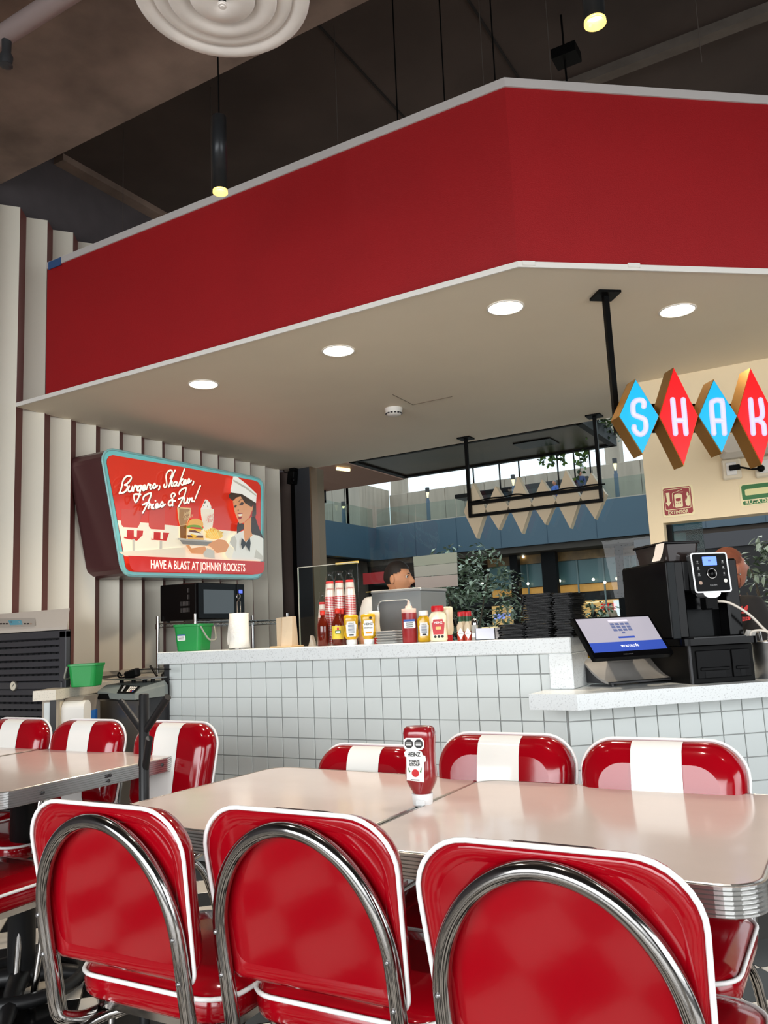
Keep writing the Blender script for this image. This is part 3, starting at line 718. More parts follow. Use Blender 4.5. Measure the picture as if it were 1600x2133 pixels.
b = MB(); b.loft([sect(w_, d_, z, 28, e) for w_, d_, z, e in ((.044, .044, .027, 2), (.046, .046, .031, 2), (.060, .046, .042, 2.4), (.073, .050, .056, 3), (.076, .052, .07, 3.6), (.0745, .049, .088, 3.8), (.072, .045, .105, 3.8), (.072, .044, .125, 3.8), (.074, .047, .142, 3.8), (.0765, .051, .158, 3.8), (.078, .052, .172, 3.6), (.075, .049, .182, 3), (.064, .038, .187, 2.6), (.04, .02, .186, 2.2))]); b.build('bottle_body', m_ketch, KB)
FM = frame_M((-.006, -.0265, 0), (1, 0, 0), (0, 0, 1))
shield = [(-.023, .062), (.021, .058), (.024, .105), (.029, .107), (.028, .120), (.022, .121), (.019, .130), (.0, .135), (-.020, .133), (-.026, .128), (-.025, .118), (-.021, .117)]
flat_on(KB, FM, shield, m_lab)
inner = [(x*.93, .097+(y-.097)*.95) for x, y in shield]
flat_on(KB, FM @ Matrix.Translation((0, 0, .0007)), [(-.026, .1335), (-.018, .1335), (-.018, .1345), (-.026, .1345)], m_lablk, 'label_line', .0004)
seal = [(-.026, .138), (-.022, .134), (.02, .134), (.026, .139), (.026, .156), (.02, .162), (-.02, .162), (-.026, .157)]
flat_on(KB, FM @ Matrix.Translation((0, 0, .0002)), seal, m_lab, 'seal_backing')
for cx_ in (-.0125, .0125):
    flat_on(KB, FM @ Matrix.Translation((0, 0, .001)), octo(cx_, .148, .0115), m_lablk, 'warning_seal')
    for dz in (.0015, -.0035): flat_on(KB, FM @ Matrix.Translation((0, 0, .0018)), [(cx_-.007, .148+dz), (cx_+.007, .148+dz), (cx_+.007, .150+dz), (cx_-.007, .150+dz)], m_lab, 'seal_text_bar', .0003)
TM = FM @ Matrix.Translation((-.001, .1185, .0012)); text_obj('HEINZ', m_lablk, parent_world(KB) @ TM, .0135, KB, sx=.85, bold=.0004)
text_obj('TOMATE', m_lablk, parent_world(KB) @ FM @ Matrix.Translation((-.001, .104, .0012)), .0085, KB, sx=.8, bold=.0003)
text_obj('KETCHUP', m_lablk, parent_world(KB) @ FM @ Matrix.Translation((-.001, .096, .0012)), .0085, KB, sx=.74, bold=.0003)
flat_on(KB, FM @ Matrix.Translation((0, 0, .001)), circ(.0005, .079, .0092), m_labr, 'tomato_print')
for sx_ in (-1, 1): flat_on(KB, FM @ Matrix.Translation((0, 0, .001)), [(sx_*.012, .082), (sx_*.018, .094), (sx_*.0155, .080)], m_green, 'leaf_print')
flat_on(KB, FM @ Matrix.Translation((0, 0, .001)), [(-.012, .0625), (.010, .0618), (.010, .0636), (-.012, .0643)], m_lablk, 'label_line', .0004)

# ================================================================== CEILING FITTINGS
m_lens = mat('downlight_lens', (255, 240, 214), .5, emit=6.0)
for (xx, yy, lab) in ((424, 800, 'round recessed downlight in the soffit nearest the slat wall'), (705, 730, 'round recessed downlight in the soffit, middle of the row'), (1053, 640, 'round recessed downlight in the soffit below the fascia corner'), (1411, 646, 'round recessed downlight in the soffit right of the sign pole')):
    p = pz(xx, yy, SOF); t = thing('downlight', lab, 'downlight', (p.x, p.y, SOF), 0, 'downlights in the soffit')
    b = MB(); b.lathe([(.092, -.001), (.092, -.005), (.084, -.006), (.083, -.001)], 32, cap0=False, cap1=False); b.build('trim_ring', m_white, t)
    b = MB(); b.lathe([(.0835, -.0035), (.02, -.0045)], 32); b.build('lens', m_lens, t)
    l = bpy.data.lights.new('downlight_glow', 'SPOT'); l.energy = 78; l.color = (1.0, .84, .64); l.spot_size = math.radians(130); l.spot_blend = .7; l.shadow_soft_size = .08
    o = bpy.data.objects.new('downlight_glow', l); COL.objects.link(o); o.parent = t; o.location = (0, 0, -.012)
p = pz(820, 851, SOF); t = thing('smoke_detector', 'white slotted smoke detector under the soffit', 'smoke detector', (p.x, p.y, SOF))
b = MB(); b.lathe([(.062, 0), (.062, -.012), (.058, -.016), (.058, -.03), (.05, -.045), (.03, -.052), (.01, -.053)], 28); b.build('housing', m_white, t)
for k in range(14):
    a_ = 2*PI*k/14; b = MB(); b.box(-.008, .008, -.003, .003, -.004, .004, M=Matrix.Translation((.0545*math.cos(a_), .0545*math.sin(a_), -.038)) @ Matrix.Rotation(a_+PI/2, 4, 'Z') @ Matrix.Rotation(.9, 4, 'X')); b.build('slot', m_darkgrey, t)
p = pz(622, 978, SOF); t = thing('spot_camera', 'small black camera fixed under the soffit by the dark column', 'camera', (p.x, p.y-.08, SOF))
b = MB(); b.box(-.03, .03, -.03, .03, -.03, 0, bev=.004); b.build('mount', m_black, t)
b = MB(); b.box(-.04, .035, -.035, .035, -.15, -.03, bev=.006, M=Matrix.Rotation(.15, 4, 'Y')); bd = b.build('body', m_black, t)
b = MB(); b.lathe([(.022, 0), (.024, .02), (.018, .022)], 16, M=Matrix.Translation((.02, -.035, -.12)) @ Matrix.Rotation(PI/2, 4, 'X')); b.build('lens', m_blackgloss, bd)
b = MB(); b.tube(smooth_path([(-.03, 0, -.02), (-.09, -.01, -.03), (-.11, 0, 0)], 5), .004, 5); b.build('cable', m_black, t)
# hanging cylinder spotlights
def pendant(label, x, y, z0, z1, r=.032):
    t = thing('pendant_spotlight', label, 'pendant light', (x, y, 4.2), 0, 'black cylinder pendants')
    b = MB(); b.lathe([(r*.86, z0-4.2+.03), (r, z0-4.2+.012), (r, z1-4.2-.004), (r-.004, z1-4.2), (.004, z1-4.2)], 24, cap0=False); b.build('cylinder', mat('pendant_black', (44, 46, 48), .35, metal=.4), t)
    b = MB(); b.lathe([(r, z0-4.2+.012), (r*1.02, z0-4.2), (r*.9, z0-4.2+.001), (r*.62, z0-4.2+.05)], 24, cap0=False, cap1=False); b.build('reflector', mat('gold_reflector', (250, 226, 140), .25, metal=.6, emit=1.3, emitc=(255, 226, 130)), t)
    b = MB(); b.lathe([(r*.72, z0-4.2+.03), (.004, z0-4.2+.026)], 20); b.build('lamp', mat('pendant_bulb', (255, 246, 214), .5, emit=14), t)
    b = MB(); b.tube([(0, 0, z1-4.2), (0, 0, 0)], .0035, 6); b.build('cable', m_black, t)
    l = bpy.data.lights.new('pendant_glow', 'SPOT'); l.energy = 42; l.color = (1.0, .95, .86); l.spot_size = math.radians(86); l.spot_blend = .6; l.shadow_soft_size = .03
    o = bpy.data.objects.new('pendant_glow', l); COL.objects.link(o); o.parent = t; o.location = (0, 0, z0-4.2-.01)
q = py(459, 402, 2.5); pendant('black cylinder pendant hanging left above the red fascia', q.x, 2.5, q.z, q.z+.36)
q = py(1240, 50, 2.5); pendant('black cylinder pendant cut by the top picture edge', q.x, 2.5, q.z, q.z+.36, .036)
for x_, y_, lab in ((-2.0, .75, 'added black cylinder pendant, unseen above the left chairs, to light the tables'), (-.55, .75, 'added black cylinder pendant, unseen above the nearest chair, to light the tables'), (.9, .9, 'added black cylinder pendant, unseen beyond the right edge, to light the tables')): pendant(lab, x_, y_, 3.12, 3.48)  # three unseen pendants added to light the tables
# round air diffuser of concentric rings below the beam
DZ = 2.8; q = pz(463, -8, DZ); t = thing('air_diffuser', 'large round white air diffuser of concentric rings at the top edge', 'air diffuser', (q.x, q.y, DZ))
m_diff = mat('diffuser_white', (240, 232, 224), .3, noise=.1, nscale=9)
for (ro, ri, zo, zi) in ((.222, .176, .0, .006), (.178, .134, .002, .004), (.138, .08, -.006, .004), (.082, .01, -.008, -.014)):
    b = MB(); w_ = ro-ri
    b.lathe([(ro, zo+.004), (ro+.0015, zo), (ro-.003, zo-.004), (ri+w_*.55, (zo+zi)/2-.008), (ri, zi), (ri, zi+.005), (ri+w_*.5, (zo+zi)/2+.0), (ro-.004, zo+.004)], 56, cap0=False, cap1=False); b.build('ring', m_diff, t)
b = MB(); b.lathe([(.011, -.03), (.011, -.022), (.005, -.032)], 14); b.lathe([(.012, -.0225), (.003, -.03)], 14); b.build('centre_screw', m_diff, t)
b = MB(); b.lathe([(.218, .006), (.2, .06), (.15, .1), (.15, 1.4)], 40); b.build('duct', mat('duct_grey', (120, 114, 108), .5), t)
# sprinkler pipe and cable tray under the beam
zp = 3.97; q0 = pz(0, 78, zp); q1 = pz(150, -18, zp); yq = (q0.y+q1.y)/2
t = thing('sprinkler_pipe', 'grey pipe with a sprinkler head running under the concrete beam', 'pipe', (q0.x, yq, zp))
b = MB(); b.tube([(-1.5, 0, 0), (5.0, 0, 0)], .045, 16); b.build('pipe', mat('pipe_grey', (150, 132, 128), .45), t)
b = MB(); hp = pz(8, 128, zp-.12)-t.location; b.lathe([(.025, -.16), (.03, -.12), (.02, -.1), (.022, -.04)], 12, M=Matrix.Translation((.05, 0, 0))); b.lathe([(.03, -.165), (.012, -.17)], 10, M=Matrix.Translation((.05, 0, 0))); b.build('sprinkler', m_darkgrey, t)
for xs in (-.4, 1.2, 2.8):
    b = MB(); b.box(xs, xs+.03, -.05, .05, .03, .2295); b.build('bracket', m_darkgrey, t)
t = thing('cable_tray', 'grey metal cable tray at the top left corner', 'cable tray', (q0.x, yq-.32, zp+.05))
b = MB(); b.box(-1.5, 5, -.16, .16, 0, .01); b.box(-1.5, 5, -.16, -.145, 0, .09); b.box(-1.5, 5, .145, .16, 0, .09); b.box(-1.5, 5, -.02, .02, -.02, 0); b.build('tray', mat('tray_grey', (112, 104, 98), .5), t)
for xs in (.2, 2.0): 
    b = MB(); b.tube([(xs, 0, .0), (xs, 0, .18)], .008, 6); b.build('hanger', m_darkgrey, t)
# wires that hold the canopy, a steel hanger, a small box on top of it
for (xx, y0, y1, m_) in ((703, 45, 300, 'wire'), (825, 60, 205, 'rod'), (925, 20, 210, 'rod'), (1006, 15, 168, 'wire'), (1030, 90, 165, 'rod'), (255, 230, 470, 'wire'), (440, 175, 410, 'wire'), (1148, 60, 170, 'wire'), (1470, 90, 200, 'wire')):
    p = py(xx, y1, 3.55); b = MB(); b.tube([(p.x, 3.55, 3.58), (p.x+.01, 3.55, 4.62)], .004 if m_ == 'rod' else .0022, 5); b.build('hanger_'+m_, m_black if m_ == 'rod' else mat('wire_grey', (70, 62, 56), .6), canopy)
q = py(1190, 150, 4.2); t = thing('steel_hanger', 'black steel hanger post with a top plate above the fascia', 'hanger', (q.x, 4.2, 3.0))
b = MB(); b.box(-.045, .045, -.045, .045, 0, 1.0); b.build('post', m_black, t)
b = MB(); zt_ = py(1190, 105, 4.2).z-3.0; b.box(-.09, .05, -.06, .06, zt_-.05, zt_+.01); b.build('plate', m_black, t)
b = MB(); b.tube([(-.03, 0, .9), (-.03, 0, 1.62)], .006, 6); b.build('rod', m_black, t)
q = py(825, 205, 3.6); t = thing('junction_box', 'small dark junction box with a loose cable on the canopy edge', 'junction box', (q.x, 3.6, 3.56))
b = MB(); b.box(-.06, .06, -.05, .05, .12, .2, bev=.005); b.build('box', m_darkgrey, t)
b = MB(); b.box(-.01, .01, -.01, .01, 0, .12); b.build('stem', m_black, t)
b = MB(); b.tube(smooth_path([(-.05, 0, .18), (-.09, 0, .1), (-.1, 0, .0)], 5), .004, 5); b.build('cable', m_black, t)

# ================================================================== LETTERING / TRACING HELPERS
def fit_text(s, m, parent, fn, L, R, T, eps=.001, nrm=None, shear=0.0, bold=0.0, name='lettering'):
    """text stretched so that its baseline runs L to R and its capitals reach T (pixels of a traced plane)"""
    me = text_mesh(s, 1.0, 1.0, shear, 0.0, 'LEFT', bold); xs = [v.co.x for v in me.vertices]
    x0, x1 = min(xs), max(xs); cap = .70
    L_, R_, T_ = fn(*L), fn(*R), fn(*T); n = nrm or (R_-L_).cross(T_-L_).normalized()
    Mi = parent_world(parent).inverted()
    for v in me.vertices:
        v.co = Mi @ (L_ + (R_-L_)*((v.co.x-x0)/(x1-x0)) + (T_-L_)*(v.co.y/cap) + n*eps)
    me.materials.append(m); me.update(); o = bpy.data.objects.new(name, me); COL.objects.link(o); o.parent = parent; return o
class Print:
    """flat printed artwork: layered polygons on one plane, one mesh"""
    def __init__(s, fn, n, step=.0004): s.mb = MB(); s.fn = fn; s.n = Vector(n); s.mats = []; s.e = 0.0; s.step = step
    def p(s, pts, m, same=False):
        if not same: s.e += s.step
        if m not in s.mats: s.mats.append(m)
        s.mb.add([s.fn(*q) + s.n*s.e for q in pts], [tuple(range(len(pts)))], s.mats.index(m)); return s
    def stroke(s, pts, wd, m, k=4, same=False):
        if not same: s.e += s.step
        if m not in s.mats: s.mats.append(m)
        P = smooth_path([s.fn(*q) for q in pts], k) if len(pts) > 2 else [s.fn(*q) for q in pts]
        L_, R_ = [], []
        for i, q in enumerate(P):
            t = (P[min(i+1, len(P)-1)]-P[max(i-1, 0)]).normalized(); sd = s.n.cross(t).normalized()*wd
            L_.append(q+sd+s.n*s.e); R_.append(q-sd+s.n*s.e)
        for i in range(len(P)-1): s.mb.add([L_[i], R_[i], R_[i+1], L_[i+1]], [(0, 1, 2, 3)], s.mats.index(m))
        for c in (P[0], P[-1]):
            a0 = (P[1]-P[0]).normalized(); b0 = s.n.cross(a0)
            s.mb.add([c+s.n*s.e+a0*wd*math.cos(2*PI*i/10)+b0*wd*math.sin(2*PI*i/10) for i in range(10)], [tuple(range(10))], s.mats.index(m))
        return s
    def build(s, name, parent): return local(s.mb, parent).build(name, s.mats, parent)
def ell(cx, cy, rx, ry, n=18, a=0): return [(cx+rx*math.cos(2*PI*i/n)*math.cos(a)-ry*math.sin(2*PI*i/n)*math.sin(a), cy+rx*math.cos(2*PI*i/n)*math.sin(a)+ry*math.sin(2*PI*i/n)*math.cos(a)) for i in range(n)]

# ================================================================== WALL SIGN
XS = -4.2
def s0(X, Y): return px(160+X/4, 920+Y/4, XS)
def s1(X, Y): return px(230+X/8.421, 970+Y/8.421, XS)
def s2f(X, Y): return px(350+X/8, 1030+Y/8, XS)
WS = thing('lightbox_sign', 'backlit red diner sign with a waitress holding a tray on the slat wall', 'sign', (-4.35, 4.45, 1.6))
def C(name, rgb, e=.42): return mat('print_'+name, rgb, .18, emit=e, coat=.3)
outer = [(213, 160), (216, 125), (232, 90), (262, 70), (300, 64), (340, 72), (900, 180), (1480, 296), (1520, 312), (1545, 345), (1552, 385), (1550, 700), (1546, 1070), (1536, 1110), (1508, 1135), (1470, 1143), (1000, 1132), (470, 1120), (430, 1114), (398, 1095), (375, 1062), (362, 1025), (290, 600)]
inner = [(248, 180), (250, 150), (268, 122), (300, 112), (340, 120), (900, 215), (1470, 322), (1505, 335), (1525, 362), (1530, 395), (1527, 1050), (1518, 1085), (1495, 1103), (1465, 1108), (470, 1085), (435, 1078), (412, 1058), (402, 1030), (320, 560)]
fo = [s0(*p) for p in outer]; fb_ = [Vector((-4.53, p.y, p.z)) for p in fo]
b = MB(); b.loft([fb_, [Vector((XS-.004, p.y, p.z)) for p in fo]], 0, False); local(b, WS).build('case', mat('sign_case', (92, 58, 58), .3, metal=.2), WS, fix=True)
b = MB(); b.poly3([p+Vector((.0, 0, 0)) for p in fo]); local(b, WS).build('border', C('teal', (118, 196, 196), .32), WS)
rim = [s0(*p) for p in outer]; b = MB(); b.tube(rim, .008, 6, closed=True); local(b, WS).build('edge_rim', mat('rim_teal', (150, 206, 206), .3), WS)
A = Print(s0, (1, 0, 0), .0006); A.e = .001
red = C('red', (214, 56, 38)); wht = C('white', (240, 232, 208)); gry = C('grey', (196, 192, 178)); dred = C('deep_red', (196, 40, 34)); blk = C('black', (40, 34, 34), .1); skn = C('skin', (222, 150, 96)); brn = C('brown', (64, 40, 28), .15)
A.p([(x-(2 if x < 800 else -2), y) for x, y in inner], blk); A.p(inner, red)
A.p([(336, 655), (372, 660), (378, 690), (512, 700), (512, 672), (596, 678), (600, 705), (725, 715), (730, 692), (1180, 735), (1528, 765), (1528, 1000), (395, 955)], wht)
A.p([(368, 560), (545, 575), (520, 690), (503, 718), (385, 712), (368, 690)], C('back_red', (206, 70, 56))); A.p([(600, 520), (728, 500), (728, 735), (615, 728), (596, 705)], C('back_red', (206, 70, 56)))
for pts in ([(388, 805), (412, 735), (550, 742), (545, 780), (498, 826)], [(615, 818), (626, 752), (766, 760), (742, 826)]): A.p(pts, dred)
for pts in ([(385, 728), (412, 730), (410, 796), (390, 792)], [(470, 735), (496, 737), (494, 796), (470, 792)], [(618, 745), (636, 745), (634, 812), (617, 808)], [(692, 750), (712, 752), (712, 815), (690, 812)]): A.p(pts, wht)
for pts in ([(455, 812), (476, 812), (478, 958), (458, 956)], [(682, 826), (704, 828), (704, 966), (680, 964)]): A.p(pts, gry)
A.p([(340, 920), (900, 880), (900, 975), (395, 955)], C('floor', (222, 214, 192)))
def a2(pts): return [((350+X/8-160)*4, (1030+Y/8-920)*4) for X, Y in pts]
# drinks
A.p(a2([(135, 215), (365, 228), (360, 330), (310, 480), (300, 735), (180, 725), (180, 520), (150, 380)]), C('soda_rim', (226, 196, 140))); A.p(a2([(170, 235), (345, 245), (338, 360), (290, 500), (185, 520), (165, 420)]), C('soda_top', (168, 128, 84))); A.p(a2([(178, 525), (290, 510), (285, 738), (186, 728)]), C('soda', (138, 88, 38)))
A.p(a2([(525, 235), (745, 245), (742, 400), (720, 560), (700, 640), (590, 620), (555, 480), (530, 330)]), wht); A.p(a2([(530, 240), (560, 170), (600, 85), (640, 95), (680, 150), (710, 235), (640, 250)]), C('cream', (250, 246, 232)))
for pts in ([(590, 120), (610, 110), (600, 150), (585, 155)], [(560, 175), (575, 190), (568, 205)], [(635, 180), (645, 215), (635, 218)], [(680, 215), (705, 220), (700, 230)]): A.p(a2(pts), blk)
# fries, burger
for i in range(9):
    x = 600+i*32; A.p(a2([(600+i*10, 720), (630+i*10, 730), (x+40, 560+abs(i-3)*16), (x+10, 548+abs(i-3)*16)]), C('fries', (238, 196, 84)) if i % 2 else C('fries_dark', (220, 172, 62)))
A.p(a2(ell(740, 690, 140, 60)), C('fries', (238, 196, 84)))
for k in range(6): A.p(a2([(560+40*k, 600+10*(k % 3)), (575+40*k, 596), (690+28*k, 735), (672+28*k, 738)]), C('fries_light', (246, 214, 120)))
A.p(a2(ell(418, 505, 130, 98)), C('bun', (236, 178, 84))); A.p(a2([(265, 530), (330, 515), (400, 510), (480, 520), (545, 570), (530, 600), (400, 560), (280, 570)]), C('lettuce', (120, 160, 52)))
A.p(a2([(330, 545), (500, 560), (520, 595), (330, 570)]), C('tomato', (200, 60, 40))); A.p(a2([(300, 575), (520, 590), (500, 625), (320, 610)]), C('cheese', (244, 190, 50)))
A.p(a2([(300, 605), (400, 598), (500, 650), (490, 670), (300, 620)]), C('patty', (110, 62, 44))); A.p(a2([(280, 628), (480, 650), (520, 680), (420, 690), (285, 660)]), wht); A.p(a2([(275, 680), (540, 690), (540, 730), (280, 722)]), C('patty', (110, 62, 44))); A.p(a2([(320, 660), (450, 690), (380, 735)]), C('cheese', (244, 190, 50)))
A.p(a2([(280, 722), (545, 730), (550, 765), (285, 752)]), C('bun', (236, 178, 84)))
# arms, tray
A.p(a2([(245, 855), (300, 845), (340, 905), (560, 870), (610, 935), (530, 1000), (340, 985)]), skn)
A.p(a2([(530, 1000), (600, 900), (720, 940), (730, 1075), (560, 1050)]), gry)
A.p(a2([(105, 732), (700, 780), (690, 800), (105, 760)]), C('tray_light', (176, 172, 164))); A.p(a2([(140, 765), (680, 800), (600, 862), (190, 835)]), C('tray', (132, 128, 122)))
A.p(a2([(600, 850), (690, 790), (790, 750), (900, 770), (965, 850), (930, 960), (760, 985), (700, 920), (640, 870)]), skn)
A.p(a2([(890, 1000), (970, 850), (1060, 920), (1080, 1110), (950, 1080)]), wht)
# blouse, hair, face, cap
A.p(a2([(960, 830), (1000, 720), (1100, 650), (1220, 600), (1330, 670), (1450, 650), (1535, 740), (1535, 1110), (1000, 1085), (1050, 900)]), C('blouse', (228, 226, 214))); A.p(a2([(1060, 700), (1090, 780), (1070, 960), (1040, 900), (970, 800), (1000, 720)]), gry); A.p(a2([(1410, 920), (1520, 1030), (1530, 1100), (1380, 1060)]), gry)
A.p(a2([(1105, 470), (1215, 500), (1210, 580), (1090, 660), (1090, 560)]), brn); A.p(a2([(1330, 380), (1400, 390), (1440, 520), (1535, 745), (1450, 690), (1340, 670), (1320, 560)]), brn)
A.p(a2([(1205, 480), (1330, 380), (1325, 620), (1350, 690), (1225, 800), (1205, 700)]), skn)
A.p(a2([(1020, 120), (1130, 20), (1330, 160), (1360, 250), (1330, 300), (1290, 400), (1200, 480), (1130, 495), (1100, 430), (1060, 330), (1040, 260)]), C('face', (224, 158, 112)))
A.p(a2([(950, 20), (1000, -40), (1150, -30), (1330, 60), (1400, 140), (1330, 220), (1220, 150), (1150, 40), (1080, 60), (1020, 115), (960, 70)]), C('fringe', (84, 66, 54), .2)); A.p(a2([(1370, 150), (1405, 140), (1410, 330), (1390, 400), (1335, 370), (1350, 260)]), C('fringe', (84, 66, 54), .2))
A.p([(1250, 402), (1272, 296), (1300, 296), (1385, 360), (1468, 440), (1462, 515), (1345, 442), (1250, 428)], C('cap', (240, 238, 228), .5)); A.p([(1272, 320), (1380, 380), (1465, 450), (1462, 460), (1370, 395), (1270, 335)], gry)
A.p(a2([(1090, 325), (1170, 325), (1170, 360), (1130, 375), (1095, 350)]), wht); A.p(a2([(1100, 390), (1175, 375), (1150, 415), (1115, 425)]), C('lips', (160, 30, 36), .3)); A.p(a2([(1085, 330), (1130, 315), (1180, 325), (1170, 332), (1090, 340)]), C('lips', (160, 30, 36), .3))
for pts in ([(1120, 175), (1160, 135), (1200, 150), (1180, 185), (1130, 190)], [(1030, 210), (1060, 180), (1080, 195), (1050, 235)], [(1100, 130), (1150, 85), (1165, 80), (1110, 135)], [(1010, 150), (1035, 145), (1030, 155)], [(1085, 268), (1110, 265), (1100, 285)]): A.p(a2(pts), C('eye', (96, 74, 66), .15))
A.p(a2([(1155, 730), (1230, 815), (1290, 725), (1305, 820), (1295, 900), (1290, 965), (1240, 890), (1220, 850), (1165, 925), (1150, 860), (1140, 850)]), blk)
# lower red banner
A.p([(388, 955), (1528, 1003), (1527, 1050), (1518, 1085), (1495, 1103), (1465, 1108), (470, 1085), (435, 1078), (412, 1058), (402, 1030)], dred)
A.build('printed_artwork', WS); etop = A.e
tw = C('letter_white', (252, 240, 222), .75); tsh = C('letter_shadow', (70, 24, 22), .05)
STR = [[(70,505),(110,390),(135,280),(190,210),(250,195),(280,220),(265,270),(200,335),(165,355)],[(165,355),(205,365),(210,410),(170,470),(110,495),(75,490)],[(245,375),(225,440),(240,470),(275,455),(305,375),(290,450),(315,462)],[(312,455),(345,362),(360,388),(385,372),(375,430),(392,455)],[(450,365),(415,375),(395,425),(410,455),(440,430),(465,360),(435,470),(400,590),(350,655),(328,525),(445,522)],[(478,425),(525,390),(520,358),(490,375),(475,420),(492,450),(535,420)],[(545,430),(580,332),(596,358),(622,346),(606,400),(622,425)],[(640,408),(690,328),(707,385),(682,412),(652,398),(704,392),(740,362)],[(780,375),(776,410),(758,438)],
 [(965,240),(995,170),(1000,112),(960,95),(910,140),(890,210),(900,300),(903,360),(872,400),(850,372),(860,345)],[(1050,95),(1000,220),(940,385)],[(955,345),(985,292),(1002,302),(985,365),(1008,375)],[(1070,295),(1035,310),(1025,355),(1045,370),(1070,335),(1085,295),(1075,355),(1098,365)],[(1215,80),(1160,230),(1110,365)],[(1130,312),(1188,250)],[(1140,302),(1165,350),(1192,345)],[(1197,322),(1242,287),(1237,265),(1205,285),(1200,330),(1225,337),(1262,312)],[(1257,322),(1295,242),(1307,295),(1287,317),(1264,307),(1307,300),(1337,277)],[(1375,290),(1372,320),(1355,350)],
 [(490,610),(490,575),(530,530),(600,500),(630,505),(600,600),(545,720),(480,840)],[(480,700),(560,665),(602,672)],[(578,765),(603,682),(618,706),(642,692),(630,750),(648,765)],[(668,690),(652,755),(675,765)],[(703,628),(707,632)],[(700,737),(747,707),(742,680),(710,700),(705,745),(730,752),(768,727)],[(766,742),(825,645),(837,715),(812,737),(787,722),(842,715),(875,687)],
 [(1028,560),(1052,525),(1030,500),(990,515),(982,565),(1010,600),(955,632),(930,680),(955,714),(1000,690),(1008,630)],[(1000,636),(1052,632)],[(1002,640),(1008,712)],[(1125,515),(1125,480),(1170,430),(1225,405),(1245,410),(1220,520),(1170,620),(1110,735)],[(1110,602),(1180,572),(1218,582)],[(1218,590),(1202,650),(1217,675),(1252,655),(1277,582),(1267,650),(1288,665)],[(1293,662),(1317,577),(1312,612),(1346,582),(1352,592),(1342,635),(1364,640)],[(1495,365),(1445,490),(1405,590)],[(1383,638),(1388,642)]]
Lt = Print(s1, (1, 0, 0), .0); Lt.e = etop+.001
for s_ in STR: Lt.stroke([(x+8, y+10) for x, y in s_], .0062, tsh, 4, True)
Lt.e += .0008
for s_ in STR: Lt.stroke(s_, .0062, tw, 4, True)
Lt.build('script_lettering', WS)
fit_text('HAVE A BLAST AT JOHNNY ROCKETS', tw, WS, s0, (575, 1060), (1364, 1085), (575, 988), etop+.002, Vector((1, 0, 0)), bold=.012)
for (L, R, T_, m_) in (((845, 628), (912, 600), (850, 595), C('soda_script', (238, 206, 150))), ((1042, 655), (1110, 622), (1045, 618), C('shake_script', (206, 70, 70)))):
    fit_text('Johnny', m_, WS, s0, L, R, T_, etop+.002, Vector((1, 0, 0)), shear=.3); fit_text('Rockets', m_, WS, s0, (L[0]+8, L[1]+32), (R[0]+14, R[1]+30), (T_[0]+8, T_[1]+34), etop+.002, Vector((1, 0, 0)), shear=.3)

# ================================================================== SHAKES SIGN ON POLES (and its twin seen from behind)
m_gold = mat('gold_case', (168, 124, 62), .3, metal=.8); m_signback = mat('sign_back', (206, 188, 158), .5)
m_sblue = mat('sign_blue', (10, 168, 224), .35, emit=.5, emitc=(0, 168, 232)); m_sred = mat('sign_red', (236, 8, 16), .35, emit=.55, emitc=(240, 4, 12)); m_stube = mat('sign_letter', (214, 208, 240), .3, emit=.42, emitc=(206, 204, 248))
P0 = Vector((-.835, 3.661, 0))
def diamond(mb, cx, cz, hw, hh, y0, y1, M, mi=0): mb.loft([[(cx-hw, y0, cz), (cx, y0, cz-hh), (cx+hw, y0, cz), (cx, y0, cz+hh)], [(cx-hw, y1, cz), (cx, y1, cz-hh), (cx+hw, y1, cz), (cx, y1, cz+hh)]], mi, False, True, True, True, M)
def shake_sign(label, origin, rot, n0, heights, cz, first_s, pole_s, frame_y, case_y0, case_y1, pz_, letters=None, colors=None, spacing=.193, bars=(.075, -.035), flip=False):
    """bar frame on poles with lozenge letter boxes; local x along the sign, local y = depth"""
    t = thing('hanging_sign', label, 'sign', (*origin, SOF), rot)
    L_ = spacing*n0
    for i, ps in enumerate(pole_s):
        b = MB(); b.box(ps-.055, ps+.055, frame_y-.055, frame_y+.055, -.012, 0); pl = b.build('ceiling_plate', m_black, t)
        b = MB(); b.box(ps-.0125, ps+.0125, frame_y-.0125, frame_y+.0125, cz+bars[1]-SOF, -.012); b.build('pole', m_black, t)
    for zb in bars:
        b = MB(); b.box(min(pole_s)-.0125, max(max(pole_s), first_s+L_)+.0125 if flip is False else max(pole_s)+.0125, frame_y-.012, frame_y+.012, cz+zb-.0125-SOF, cz+zb+.0125-SOF); b.build('cross_bar', m_black, t)
    for k in range(n0):
        hh = heights[k % 2]; cx = first_s + spacing*(k+.5)
        b = MB(); diamond(b, cx, cz-SOF, spacing/2, hh, case_y0, case_y1, Matrix.Identity(4)); cs = b.build('letter_box', m_gold if not flip else m_signback, t, fix=True)
        b = MB(); fy = case_y0-.001 if not flip else case_y1+.001
        diamond(b, cx, cz-SOF, spacing/2-.003, hh-.006, min(fy, fy+(-.002 if not flip else .002)), max(fy, fy+(-.002 if not flip else .002)), Matrix.Identity(4)); b.build('face', (m_sblue, m_sred)[(k+(1 if flip else 0)) % 2], cs, fix=True)
    return t
SG = shake_sign('hanging sign of red and blue diamonds with white letters', (P0.x, P0.y), BANG, 4, (.176, .231), 2.074, -.0418, (0.0, 1.1), .06, -.05, .035, SOF)
pln = lambda X, Y: ppl(1280+X/5, 760+Y/5, P0 + BN*.055, tuple(BN))
